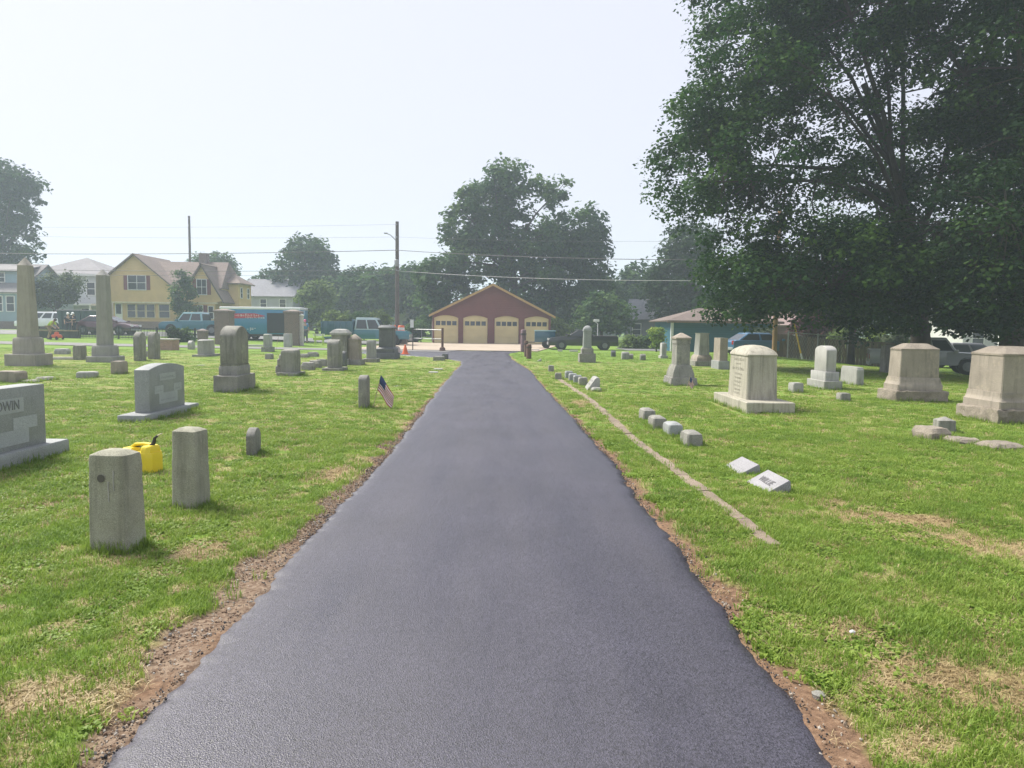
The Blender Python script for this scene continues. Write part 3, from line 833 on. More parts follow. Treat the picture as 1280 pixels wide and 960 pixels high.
for i, (px, py, lab) in enumerate([(383, 463, 'rounded low rough stone nearest the stout grey headstone'), (392, 460, 'rounded low rough stone in the middle of its row of three'), (400, 458, 'rounded low rough stone touching the arched grey headstone')]):
    marker('rough_footstone', lab, px, py, 0.40, 0.45, 0.30, ROCK, 'rock')
marker('rough_footstone', 'low rough stone near the grey lane, closer to the pillar', 379, 447, 0.4, 0.4, 0.2, ROCK, 'rock')
marker('rough_footstone', 'low rough stone near the grey lane, further from the pillar', 390, 446, 0.5, 0.4, 0.26, ROCK, 'rock')
o = place('arched_headstone', 415, 464, 0.85, 'arched grey headstone at the front of the stone cluster', 0)
tier(o, 'base', WEATH, box_l(0.66, 1.0, 0, 0.13), rough=0.01); arch_die(o, 'die', WEATH, 0.40, 0.62, 0.125, 1.10, 0.16, 0.04, .5)
o = headstone('capped_headstone', 'wide headstone with pale carved drapery cap behind the arched stone', 423, 456, 0.9,
    [('base', WEATH, box_l(0.85, 0.95, 0, 0.25), 0.008), ('die', WEATH, [(0.62, 0.7, 0.245), (0.60, 0.68, 1.2)]), ('cap', PALE, [(0.70, 0.76, 1.195), (0.72, 0.78, 1.28), (0.5, 0.6, 1.40), (0.25, 0.4, 1.44)], 0.02)])
marker('footstone', 'slim dark little stone with white top amid the stone cluster', 429, 458, 0.16, 0.3, 0.60, DARKS, 'round')
o = headstone('peaked_headstone', 'brown headstone with a peaked tan cap in the stone cluster', 441, 456, 0.8,
    [('base', WEATH, box_l(0.66, 0.8, 0, 0.22), 0.012), ('die', BROWN, [(0.46, 0.5, 0.215), (0.44, 0.48, 1.02)]), ('cap', BROWN, [(0.48, 0.52, 1.015), (0.46, 0.5, 1.05), (0.05, 0.1, 1.24)])])
o = headstone('fluted_headstone', 'pale ribbed square headstone on a low base beside the dark monument', 462, 453, 0.8,
    [('base', WEATH, box_l(0.60, 0.8, 0, 0.18), 0.008), ('die', PALE, [(0.36, 0.42, 0.175), (0.35, 0.41, 0.92), (0.3, 0.34, 0.97)])])
for k in range(5): MB().box(-0.15 + k * 0.065, -0.12 + k * 0.065, -0.222, -0.205, 0.24, 0.86).build('rib', PALE, o)
o = headstone('dark_monument', 'large dark granite monument with stepped base near the gate', 481, 449, 1.4,
    [('base', DARKS, box_l(1.0, 1.4, 0, 0.30), 0.004), ('plinth', DARKS, [(0.86, 1.2, 0.295), (0.84, 1.18, 0.5), (0.7, 1.0, 0.58)]), ('die', DARKS, [(0.66, 0.9, 0.575), (0.64, 0.88, 1.42)]), ('cap', DARKS, [(0.72, 0.96, 1.415), (0.74, 0.98, 1.5), (0.5, 0.7, 1.62)])])
o = place('footstone', 453, 511, 0.34, 'narrow grey footstone with bright top next to the small flag', 2)
arch_die(o, 'die', WEATH, 0.17, 0.34, 0, 0.66, 0.08, 0.02, .6)
marker('flat_marker', 'low pair forming dark flat marker at the drive junction', 548, 451, 0.5, 0.5, 0.22, WEATH, 'block')
marker('flat_marker', 'dark marker block just behind the low flat one at the junction', 556, 449, 0.28, 0.4, 0.28, DARKS, 'block')
marker('flush_marker', 'pale flush marker in the lawn nearest the drive bend', 541, 466, 0.32, 0.4, 0.05, PALE, 'block')
marker('flush_marker', 'pale flush marker just beyond its twin near the drive bend', 547, 462, 0.32, 0.4, 0.05, PALE, 'block')
marker('flush_marker', 'pale flat marker in the grass right of the small flag', 500, 483, 0.34, 0.3, 0.03, PALE, 'block')

# --- stones on the other side of the drive
o = empty('cream_monument', (4.92, 14.72, -0.02), 0, 'large cream granite monument with a domed cap and worn inscription', 'monument'); NOGRASS.append((4.75, 14.7, 0.5, 1.15))
tier(o, 'base', CREAM, box_l(0.92, 2.25, 0, 0.235, c=0.015), rough=0.006)
tier(o, 'die', CREAM, [(0.61, 1.22, 0.23), (0.57, 1.16, 1.08), (0.57, 1.16, 1.10)], 0.02)
tier(o, 'cap', CREAM, [(0.60, 1.19, 1.095), (0.605, 1.195, 1.125)] + [(0.60 * k, 1.19 * k, z) for k, z in ((0.93, 1.17), (0.8, 1.22), (0.6, 1.265), (0.35, 1.295), (0.1, 1.305))], 0.03)
glyphs(o, lambda u, v: (-0.305 + 0.02 * (v - .23) / .85 - 0.0015, -u, v), [(0.98, -0.32, 0.30, 0.055), (0.90, -0.15, 0.15, 0.035), (0.79, -0.38, 0.38, 0.07), (0.69, -0.2, 0.22, 0.045), (0.61, -0.18, 0.2, 0.045), (0.53, -0.22, 0.22, 0.045), (0.45, -0.2, 0.22, 0.045), (0.37, -0.18, 0.2, 0.045), (0.30, -0.2, 0.18, 0.045)],
       plain('cream_engraving', (0.12, 0.11, 0.085), 0.9), seed=5)
def die_mon(name, label, px, py, l, mats, base, mid, die, cap, yaw=0, rb=0.012):
    o = place(name, px, py, l, label, yaw, 'monument')
    (wb, lb, hb), (wm, lm, hm), (wd, ld, hd), hc = base, mid, die, cap
    tier(o, 'base', mats[0], box_l(wb, lb, 0, hb, c=0.02), rough=rb, sub=0.045)
    z = hb - 0.005
    tier(o, 'plinth', mats[1], [(wm, lm, z), (wm, lm, z + hm * .45), (wm * .97, lm * .97, z + hm * .5), (wm * .93, lm * .93, z + hm * .75), (wd * 1.04, ld * 1.04, z + hm)], 0.02)
    z += hm - 0.005
    tier(o, 'die', mats[2], [(wd, ld, z), (wd * .96, ld * .96, z + hd)], 0.015)
    z += hd - 0.003
    tier(o, 'cap', mats[3], [(wd * .99, ld * .99, z), (wd * 0.99, ld * 0.99, z + hc * .2), (wd * .55, ld * .5, z + hc * .95), (wd * .5, ld * .45, z + hc)], 0.02)
    return o
RB = stone('rough_brownstone', (0.27, 0.235, 0.19), 0.95, 0.35, 0.1, 0.35, 0.3, 1.0, (0.45, 0.4, 0.3))
die_mon('sandstone_monument', 'squat brown sandstone monument with hipped cap near the big tree trunk', 1152, 503, 0.8, (RB, BROWN, BROWN, RB), (1.20, 0.82, 0.28), (1.02, 0.66, 0.30), (0.90, 0.52, 0.63), 0.15, 0, 0.026)
die_mon('sandstone_monument', 'largest brown sandstone monument at the picture edge with rough base', 1283, 531, 1.15, (RB, BROWN, BROWN, RB), (1.05, 1.18, 0.28), (0.90, 1.05, 0.29), (0.80, 0.94, 0.66), 0.16, 0, 0.032)
o = place('tiered_monument', 1041, 487, 1.1, 'pale marble headstone with rounded top on two stacked blocks', 0, 'monument')
tier(o, 'base', PALE, box_l(0.50, 1.15, 0, 0.25), rough=0.006); tier(o, 'plinth', PALE, box_l(0.38, 0.98, 0.245, 0.50)); arch_die(o, 'die', WHITE, 0.28, 0.78, 0.495, 1.20, 0.12, 0.02, .5)
marker('slab_headstone', 'plain pale upright slab beside the tiered marble headstone', 1075, 482, 0.22, 1.05, 0.55, PALE, 'block', cat='gravestone')
marker('stone_block', 'small pale block marker between the cream monument and tiered headstone', 998, 491, 0.28, 0.35, 0.27, PALE, 'block')
marker('stone_block', 'small rough brown block in the grass before the tiered headstone', 1057, 502, 0.24, 0.25, 0.21, WEATH, 'block')
marker('stone_block', 'little square stone with peaked top before the sandstone monuments', 1186, 542, 0.26, 0.26, 0.28, WEATH, 'pyramid', -12)
marker('rough_marker', 'rough tilted brown stone leaning by the little peaked block', 1174, 551, 0.36, 0.42, 0.21, RB, 'rock', 8)
marker('rough_marker', 'low flat rough stone in the middle of its three', 1213, 557, 0.40, 0.38, 0.11, RB, 'rock', -5)
marker('rough_marker', 'low flat rough stone closest to the picture edge', 1262, 564, 0.44, 0.4, 0.12, RB, 'rock', 5)
for (px, py, lab) in [(868, 559, 'nearest of four small block markers in a slanting row'), (844, 546, 'second nearest of four small block markers in a row'), (824, 537, 'third nearest of four small block markers in a row'), (811, 526, 'furthest of four small block markers in a row')]:
    o = place('block_marker', px, py, 0.36, lab, 3, 'grave marker', 'row of four block markers')
    tier(o, 'die', WEATH if py != 546 else GREY, [(0.215, 0.37, 0), (0.215, 0.37, 0.16), (0.20, 0.35, 0.195), (0.13, 0.26, 0.222), (0.05, 0.12, 0.228)], 0.02, rough=0.006)
# two slanted markers
def slant(px, py, w, L, h0, h1, label, txt, yaw):
    g = G(px, py); o = empty('slant_marker', (g.x + w / 2, g.y + L / 2, float(H(g.x, g.y)) - 0.012), math.radians(yaw), label, 'grave marker')
    NOGRASS.append((g.x + w / 2, g.y + L / 2, w / 2, L / 2))
    MB().prism([(-w / 2, 0), (-w / 2, h0), (w / 2 - 0.015, h1), (w / 2, h1 - 0.02), (w / 2 + 0.01, 0)], 'y', -L / 2, L / 2).build('die', stone('slant_granite', (0.27, 0.265, 0.275), 0.7, 0.12, 0.0, 0.3, 0.1, 0.25), o, bevel=0.005)
    a = math.atan2(h1 - h0, w - 0.015)
    ink = plain('slant_ink', (0.12, 0.115, 0.12), 0.8)
    if txt:
        me = text_mesh(txt, 0.105, 0.001); me.materials.append(ink); t = link('lettering', me, o)
        t.matrix_local = Matrix.Translation((-0.02, 0, h0 + (h1 - h0) * 0.48 + 0.0025)) @ Matrix.Rotation(-a, 4, 'Y') @ Matrix.Rotation(math.radians(-90), 4, 'Z')
        rows = [(0.60, -0.08, 0.08, 0.03)]
    else: rows = [(0.48, -0.13, 0.14, 0.05), (0.25, -0.17, 0.18, 0.035)]
    glyphs(o, lambda u, v: (-w / 2 + v * w, -u, h0 + (h1 - h0) * v + 0.0022), rows, ink, seed=9)
slant(957, 617, 0.235, 0.54, 0.02, 0.145, 'slanted pale granite marker lettered WILLIE, nearer of the pair', 'WILLIE', 2)
slant(924, 593, 0.215, 0.50, 0.02, 0.125, 'slanted pale granite marker with worn lettering, further of the pair', None, 3)
# row of small stones further up
for (px, py, lab) in [(729, 482, 'nearest of four low stones beside the leaning slant marker'), (722.5, 479, 'second nearest of four low stones beyond the slant marker'), (716.5, 476.5, 'third nearest of four low stones beyond the slant marker'), (711.5, 473, 'furthest of four low stones beyond the slant marker')]:
    o = place('block_marker', px, py, 0.3, lab, 0, 'grave marker', 'row of four low stones'); tier(o, 'die', GREY if py < 480 else WEATH, [(0.24, 0.32, 0), (0.24, 0.32, 0.20), (0.20, 0.28, 0.245)], 0.02, rough=0.006)
g = G(733.5, 488); o = empty('slant_marker', (g.x + 0.16, g.y + 0.40, -0.015), 0, 'tall slanted pale marker with rounded top beside the edging', 'grave marker')
MB().prism([(-0.14, 0), (-0.14, 0.03), (0.05, 0.31), (0.09, 0.34), (0.15, 0.34), (0.18, 0.28), (0.18, 0)], 'y', -0.36, 0.36).build('die', PALE, o, bevel=0.02)
glyphs(o, lambda u, v: (-0.14 + 0.19 * v - 0.003, -u, 0.03 + 0.28 * v + 0.002), [(0.7, -0.25, 0.25, 0.1), (0.4, -0.2, 0.2, 0.1)], ENGR, seed=3)
marker('flat_marker', 'flat pale footing stone at the foot of the tall slanted marker', 746, 489.5, 0.24, 0.3, 0.12, PALE, 'rock')
marker('stone_block', 'small dark block at the start of the edging, nearer one', 698, 474.5, 0.2, 0.22, 0.22, WEATH, 'block')
marker('stone_block', 'small dark block by the drive, farther one of two', 689, 464.5, 0.2, 0.22, 0.24, WEATH, 'block')
marker('flat_marker', 'tiny white topped marker in grass near the brown gate posts', 674, 452, 0.2, 0.2, 0.16, WHITE, 'slant')
o = headstone('pillar_monument', 'grey pillar monument with rounded cap on two rough blocks by the black pickup', 734.5, 453.5, 0.75,
    [('base', ROCK, box_l(0.74, 0.75, 0, 0.43), 0.02), ('plinth', ROCK, [(0.54, 0.54, 0.425), (0.54, 0.54, 0.63), (0.46, 0.46, 0.70)], 0.01), ('die', GREY, [(0.38, 0.38, 0.69), (0.35, 0.35, 1.45)]), ('cap', GREY, [(0.40, 0.40, 1.445), (0.40, 0.40, 1.5)] + [(0.40 * k, 0.40 * k, z) for k, z in ((.9, 1.57), (.7, 1.64), (.4, 1.69), (.1, 1.71))])])
for (px, py, w, h, mat, lab) in [(767, 446, .24, .36, DARKS, 'small dark stone beyond the pillar monument by the truck tail'), (782, 449.5, .36, .42, PALE, 'pale upright stone, largest of three little far ones'), (788.5, 449, .26, .3, WEATH, 'dim little stone touching the pale far one'), (804, 450.5, .26, .34, WEATH, 'lone dim little stone near the green bush')]:
    marker('headstone', lab, px, py, w, 0.3, h, mat, 'round', cat='gravestone')
marker('headstone', 'slim white headstone on a white base near the green bush', 830, 448, 0.26, 0.5, 0.85, WHITE, 'based', cat='gravestone')
o = headstone('capped_monument', 'grey die monument with shallow peaked cap and flag at its base', 855, 482.5, 1.0,
    [('base', ROCK, box_l(0.78, 1.05, 0, 0.25, 0.72, 0.98), 0.02), ('plinth', WEATH, [(0.62, 0.85, 0.245), (0.60, 0.83, 0.36), (0.46, 0.7, 0.58), (0.44, .68, .6)], 0.004), ('die', WEATH, [(0.385, 0.62, 0.595), (0.375, 0.60, 1.20)]), ('neck', WEATH, [(0.40, 0.63, 1.195), (0.40, 0.63, 1.33)]), ('cap', BROWN, [(0.44, 0.67, 1.325), (0.44, 0.67, 1.37), (0.06, 0.10, 1.50)])])
o = headstone('flared_headstone', 'tapered stone with a bright face and flared base before the teal shed', 881, 458, 1.2,
    [('base', WEATH, box_l(0.85, 1.3, 0, 0.25), 0.012), ('plinth', BROWN, [(0.66, 1.1, 0.245), (0.64, 1.08, 0.4), (0.5, .9, .5)]), ('die', PALE, [(0.46, 0.86, 0.495), (0.38, 0.80, 1.38), (0.44, 0.84, 1.44)])])
o = headstone('tablet_headstone', 'narrow brown tablet on a grey block before the teal shed', 905, 462, 1.1,
    [('base', GREY, box_l(0.44, 1.1, 0, 0.36), 0.008), ('die', BROWN, [(0.32, 0.9, 0.355), (0.31, 0.88, 1.27)])])
marker('slim_headstone', 'dim grey stone in deep tree shade by the garden shrubs', 1111, 466, 0.34, 0.4, 1.05, WEATH, 'block', cat='gravestone')

# --- little flags
def flag_mat():
    m, nt, b, out = nmat('small_flag_cloth')
    uv = N(nt, 'ShaderNodeUVMap'); sp = N(nt, 'ShaderNodeSeparateXYZ'); nt.links.new(uv.outputs[0], sp.inputs[0])
    mu = N(nt, 'ShaderNodeMath', operation='MULTIPLY'); mu.inputs[1].default_value = 6.5; nt.links.new(sp.outputs[1], mu.inputs[0])
    fr = N(nt, 'ShaderNodeMath', operation='FRACT'); nt.links.new(mu.outputs[0], fr.inputs[0])
    gt = N(nt, 'ShaderNodeMath', operation='LESS_THAN'); gt.inputs[1].default_value = 0.5; nt.links.new(fr.outputs[0], gt.inputs[0])
    c = mixc(nt, gt.outputs[0], (0.72, 0.70, 0.68), (0.36, 0.04, 0.06))
    a = N(nt, 'ShaderNodeMath', operation='LESS_THAN'); a.inputs[1].default_value = 0.4; nt.links.new(sp.outputs[0], a.inputs[0])
    d = N(nt, 'ShaderNodeMath', operation='GREATER_THAN'); d.inputs[1].default_value = 0.46; nt.links.new(sp.outputs[1], d.inputs[0])
    e = N(nt, 'ShaderNodeMath', operation='MULTIPLY'); nt.links.new(a.outputs[0], e.inputs[0]); nt.links.new(d.outputs[0], e.inputs[1])
    c = mixc(nt, e.outputs[0], c, (0.03, 0.05, 0.14))
    nt.links.new(c, b.inputs['Base Color']); b.inputs['Roughness'].default_value = 0.8
    return m
FLAGM = flag_mat(); STICK = plain('flag_stick', (0.32, 0.27, 0.18), 0.7)
def small_flag(px, py, h, sag, label, yaw, fl=0.42, fh=0.28, tilt=12):
    g = G(px, py); o = empty('small_flag', (g.x, g.y, g.z), math.radians(yaw), label, 'flag', 'small flags by graves'); o.rotation_euler = (0, math.radians(tilt), math.radians(yaw))
    MB().tube([(0, 0, -0.05), (0.01, 0, h)], 0.007, 6).build('stick', STICK, o)
    nu, nv = 12, 8; V = []; F = []; UV = []
    for j in range(nv + 1):
        for i in range(nu + 1):
            u, v = i / nu, j / nv
            ang = sag + 0.15 * math.sin(2 * u)
            x = 0.008 + fl * u * math.cos(ang); z = h - fh * (1 - v) * (1 - 0.15 * u) - fl * u * math.sin(ang)
            y = 0.035 * math.sin(u * 7 + v * 2.2) * u + 0.02 * math.sin(v * 6)
            V.append((x, y, z)); UV.append((u, v))
    for j in range(nv):
        for i in range(nu):
            k = j * (nu + 1) + i; F.append((k, k + 1, k + nu + 2, k + nu + 1))
    me = bpy.data.meshes.new('cloth'); me.from_pydata(V, [], F); me.materials.append(FLAGM)
    ul = me.uv_layers.new(name='UVMap')
    for li, lp in enumerate(me.loops): ul.data[li].uv = UV[lp.vertex_index]
    me.polygons.foreach_set('use_smooth', [True] * len(me.polygons))
    link('cloth', me, o)
small_flag(466, 510, 0.66, 0.62, 'small striped flag drooping on a stick beside the narrow footstone', -8, 0.48, 0.30, 14)
small_flag(858, 487, 0.36, 0.7, 'little faded flag drooping at the capped monument base', 5, 0.24, 0.2, 14)
small_flag(345, 437, 0.95, 1.5, 'little faded flag hanging before the dark van doorway', 0, 0.4, 0.3)

# --- the yellow can
def jug():
    g = G(170, 592); o = empty('fuel_can', (g.x, g.y + 0.1, g.z - 0.01), math.radians(-14), 'bright yellow plastic can with black spout on the grass between stone posts', 'fuel can'); o.scale = (1, 1, 0.86)
    Y = plain('yellow_plastic', (0.72, 0.56, 0.02), 0.42, 0.05, 3, spec=0.5)
    BK = plain('black_plastic', (0.03, 0.03, 0.032), 0.5)
    w, l = 0.43, 0.24
    b = loft([(w * .9, l * .9, 0), (w, l, 0.03), (w, l, 0.235), (w * .97, l * .96, 0.27)], 0.045, 0.03, 0.0, 1)
    b.build('body', Y, o, smooth=True)
    # two raised shoulders joined by the carrying handle
    s1 = loft([(0.13, l * .93, 0.262), (0.12, l * .8, 0.30), (0.10, l * .6, 0.315)], 0.03, 0.03).build('shoulder', Y, o, smooth=True); s1.location = (-0.12, 0, 0)
    s2 = loft([(0.12, l * .93, 0.262), (0.11, l * .82, 0.335), (0.085, l * .7, 0.352)], 0.03, 0.03).build('shoulder', Y, o, smooth=True); s2.location = (0.13, 0, 0)
    MB().tube([(-0.14, 0.03, 0.30), (-0.08, 0.03, 0.348), (0.03, 0.03, 0.362), (0.13, 0.03, 0.35)], [0.022, 0.02, 0.02, 0.024], 10).build('handle', Y, o, smooth=True)
    MB().lathe([(0.035, 0.31), (0.035, 0.345), (0.03, 0.35)], (-0.09, 0.06, 0), 14).build('cap', BK, o, smooth=True)
    sp = MB().tube([(0.13, 0.02, 0.345), (0.155, 0.02, 0.38), (0.17, 0.02, 0.44), (0.21, 0.02, 0.475)], [0.026, 0.02, 0.016, 0.012], 10).build('spout', BK, o, smooth=True)
    MB().tube([(0.208, 0.02, 0.474), (0.255, 0.02, 0.50)], [0.010, 0.008], 8).build('nozzle', plain('cream_plastic', (0.55, 0.5, 0.35), 0.5), sp, smooth=True)
    for k in range(3):
        MB().box(-0.12, 0.12, -l / 2 - 0.004, -l / 2 + 0.004, 0.07 + k * 0.055, 0.078 + k * 0.055).build('ridge', Y, o)
jug()

g = G(1064, 797); o = empty('paper_scrap', (g.x, g.y, g.z + .03), .4, 'tiny crumpled white paper scrap on the grass', 'litter')
SEED[0] += 1
loft([(.028, .02, 0), (.03, .022, .006), (.015, .01, .012)], .004, .008, .006, 5).build('paper', plain('paper_white', (.5, .5, .49), .8), o)
g = G(1024, 868); o = empty('loose_stone', (g.x, g.y, g.z), .3, 'pale loose stone in the soil at the grass edge', 'stone')
loft([(.06, .045, -.02), (.065, .05, .004), (.04, .03, .012)], .015, .02, .01, 8).build('rock', WEATH, o, smooth=True)
# ------------------------------------------------------------------ buildings
GLASS = plain('window_glass', (0.035, 0.045, 0.055), 0.12, 0.2, 0.7, spec=0.6)
TRIMW = plain('white_trim', (0.72, 0.72, 0.70), 0.6, 0.05)
def siding(name, col, pitch=0.14, rough=0.7, bmpd=0.012):
    m, nt, b, out = nmat(name); co = objco(nt, False)
    sp = N(nt, 'ShaderNodeSeparateXYZ'); nt.links.new(co, sp.inputs[0])
    mu = N(nt, 'ShaderNodeMath', operation='DIVIDE'); mu.inputs[1].default_value = pitch; nt.links.new(sp.outputs[2], mu.inputs[0])
    fr = N(nt, 'ShaderNodeMath', operation='FRACT'); nt.links.new(mu.outputs[0], fr.inputs[0])
    n = nz(nt, co, 0.9, 5, 0.6)
    c = ramp(nt, n, [(0.3, sc(col, 0.88)), (0.7, sc(col, 1.08))])
    nt.links.new(c, b.inputs['Base Color']); b.inputs['Roughness'].default_value = rough
    bump(nt, b, fr.outputs[0], 0.8, bmpd); return m
def shingle(name, col):
    m, nt, b, out = nmat(name); co = objco(nt, False)
    br = N(nt, 'ShaderNodeTexBrick'); br.inputs['Scale'].default_value = 3.2; nt.links.new(co, br.inputs['Vector'])
    br.inputs['Color1'].default_value = (*sc(col, 0.85), 1); br.inputs['Color2'].default_value = (*sc(col, 1.15), 1); br.inputs['Mortar'].default_value = (*sc(col, 0.6), 1)
    br.inputs['Mortar Size'].default_value = 0.012
    n = nz(nt, co, 0.6, 4); c = mixc(nt, 0.5, br.outputs['Color'], ramp(nt, n, [(0.3, (0.4,) * 3), (0.7, (0.6,) * 3)]), 'OVERLAY')
    nt.links.new(c, b.inputs['Base Color']); b.inputs['Roughness'].default_value = 0.9; return m
def brick(name, col, scale=4.2):
    m, nt, b, out = nmat(name); co = objco(nt, False)
    # wrap the bricks round upright faces: use x+y as the running coordinate
    sp = N(nt, 'ShaderNodeSeparateXYZ'); nt.links.new(co, sp.inputs[0])
    ad = N(nt, 'ShaderNodeMath', operation='ADD'); nt.links.new(sp.outputs[0], ad.inputs[0]); nt.links.new(sp.outputs[1], ad.inputs[1])
    cb = N(nt, 'ShaderNodeCombineXYZ'); nt.links.new(ad.outputs[0], cb.inputs[0]); nt.links.new(sp.outputs[2], cb.inputs[1])
    br = N(nt, 'ShaderNodeTexBrick'); br.inputs['Scale'].default_value = scale; nt.links.new(cb.outputs[0], br.inputs['Vector'])
    br.inputs['Color1'].default_value = (*sc(col, 0.75), 1); br.inputs['Color2'].default_value = (*sc(col, 1.25), 1); br.inputs['Mortar'].default_value = (0.34, 0.31, 0.28, 1)
    br.inputs['Mortar Size'].default_value = 0.03
    nt.links.new(br.outputs['Color'], b.inputs['Base Color']); b.inputs['Roughness'].default_value = 0.9
    bump(nt, b, br.outputs['Fac'], -0.4, 0.01); return m
BRICK = brick('red_brick', (0.12, 0.075, 0.062))

def win(parent, x, z, w, h, y, side=-1, axis='y', panes=(1, 2), frame=TRIMW, ft=0.07, shut=None, name='window'):
    """window centred at x with its bottom at z on a wall plane; axis is the wall's normal direction"""
    f = MB(); g = MB()
    def bx(m, a0, a1, n0, n1, z0, z1):
        if axis == 'y': m.box(a0, a1, y + side * n0, y + side * n1, z0, z1)
        else: m.box(y + side * n0, y + side * n1, a0, a1, z0, z1)
    bx(f, x - w/2 - ft, x - w/2, -0.02, 0.06, z - ft, z + h + ft); bx(f, x + w/2, x + w/2 + ft, -0.02, 0.06, z - ft, z + h + ft)
    bx(f, x - w/2, x + w/2, -0.02, 0.06, z + h, z + h + ft); bx(f, x - w/2, x + w/2, -0.02, 0.08, z - ft, z)
    nx, nzp = panes
    for i in range(1, nx): bx(f, x - w/2 + w * i / nx - 0.025, x - w/2 + w * i / nx + 0.025, -0.02, 0.045, z, z + h)
    for j in range(1, nzp): bx(f, x - w/2, x + w/2, -0.02, 0.05, z + h * j / nzp - 0.025, z + h * j / nzp + 0.025)
    wo_ = f.build(name, frame, parent)
    for i in range(nx):
        for j in range(nzp):
            g = MB(); bx(g, x - w/2 + w * i / nx, x - w/2 + w * (i + 1) / nx, -0.015, 0.02, z + h * j / nzp, z + h * (j + 1) / nzp)
            g.build('pane', GLASS, wo_)
    if shut:
        for s in (-1, 1):
            a = x + s * (w / 2 + ft + 0.22); m = MB(); bx(m, a - 0.2, a + 0.2, -0.01, 0.05, z - 0.03, z + h + 0.03); m.build('shutter', shut, wo_)
    return wo_

def slope(parent, name, mat, pts, t=0.12):
    """roof slab: quad (or triangle) thickened downwards"""
    p = [Vector(q) for q in pts]; n = (p[1] - p[0]).cross(p[2] - p[0]).normalized()
    if n.z < 0: n = -n
    b = [q - n * t for q in p]; k = len(p)
    m = MB(); m.add(p + b, [tuple(range(k)), tuple(range(2 * k - 1, k - 1, -1))] + [(i, (i + 1) % k, k + (i + 1) % k, k + i) for i in range(k)])
    return m.build(name, mat, parent)

def root_at(name, px, Y, label, cat, yaw=0, z=None):
    x = P(px, 400, Y).x; return empty(name, (x, Y, float(H(x, Y)) if z is None else z), math.radians(yaw), label, cat)

# --- the four-door garage
def garage():
    o = root_at('garage', 541, 64.6, 'maroon four door garage with gable roof and cream overhead doors', 'garage', 7)
    W, D, E, PK, t = 10.7, 9.0, 2.62, 5.3, 0.2
    M = siding('maroon_siding', (0.15, 0.048, 0.040), 0.2); OCH = plain('ochre_trim', (0.42, 0.27, 0.10), 0.6); CR = siding('cream_door', (0.60, 0.50, 0.26), 0.61, 0.5, 0.02)
    RF = shingle('garage_shingles', (0.12, 0.10, 0.095))
    doors = [(0.12, 2.28), (2.72, 4.92), (5.55, 7.75), (8.28, 10.50)]; top, rise = 2.28, 0.24
    # front wall built round the arched openings
    w = MB(); xs = 0.0; n = 8
    for (a, b) in doors:
        w.box(xs, a, 0, t, 0, E); 
        for i in range(n):
            u0, u1 = a + (b - a) * i / n, a + (b - a) * (i + 1) / n
            z0 = top + rise * math.sin(math.pi * i / n) ** .8; z1 = top + rise * math.sin(math.pi * (i + 1) / n) ** .8
            w.hexa([(u0, 0, z0), (u1, 0, z1), (u1, t, z1), (u0, t, z0)], [(u0, 0, E), (u1, 0, E), (u1, t, E), (u0, t, E)])
        xs = b
    w.box(xs, W, 0, t, 0, E)
    w.prism([(0, E), (W, E), (W / 2, PK)], 'y', 0, t)
    w.build('front_wall', M, o)
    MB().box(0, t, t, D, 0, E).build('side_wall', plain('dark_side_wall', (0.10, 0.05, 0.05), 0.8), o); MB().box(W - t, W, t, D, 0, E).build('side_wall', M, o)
    m = MB(); m.box(0, W, D, D + t, 0, E); m.prism([(0, E), (W, E), (W / 2, PK)], 'y', D, D + t); m.build('rear_wall', M, o)
    ov = 0.35; sl = (PK - E) / (W / 2)
    for s in (-1, 1):
        x0 = W / 2 + s * (W / 2 + ov); z0 = E - sl * ov + 0.12
        slope(o, 'roof', RF, [(x0, -0.35, z0), (W / 2, -0.35, PK + 0.12), (W / 2, D + 0.4, PK + 0.12), (x0, D + 0.4, z0)], 0.1)
        m = MB(); a, b = Vector((x0, -0.40, z0 - 0.03)), Vector((W / 2, -0.40, PK + 0.09))
        m.hexa([a + Vector((0, 0, -.2)), b + Vector((0, 0, -.2)), b + Vector((0, .05, -.2)), a + Vector((0, .05, -.2))], [a, b, b + Vector((0, .05, 0)), a + Vector((0, .05, 0))]); m.build('fascia', OCH, o)
    for (a, b) in doors:
        d = MB(); prof = [(a, 0.02), (b, 0.02)] + [(b - (b - a) * i / n, top + rise * math.sin(math.pi * i / n) ** .8) for i in range(n + 1)]
        d.prism(prof, 'y', 0.10, 0.15); do = d.build('door', CR, o)
        for k in range(4): MB().box(a + 0.03, b - 0.03, 0.085, 0.101, 0.05 + 0.525 * k, 0.05 + 0.525 * k + 0.5 if k < 3 else 2.2).build('panel', CR, do)
        for k in range(4):
            ww = (b - a - 0.3) / 4; x0 = a + 0.12 + k * (ww + 0.02)
            MB().box(x0 + 0.04, x0 + ww - 0.04, 0.076, 0.088, 1.62, 2.0).build('pane', GLASS, do)
    return o
garage()

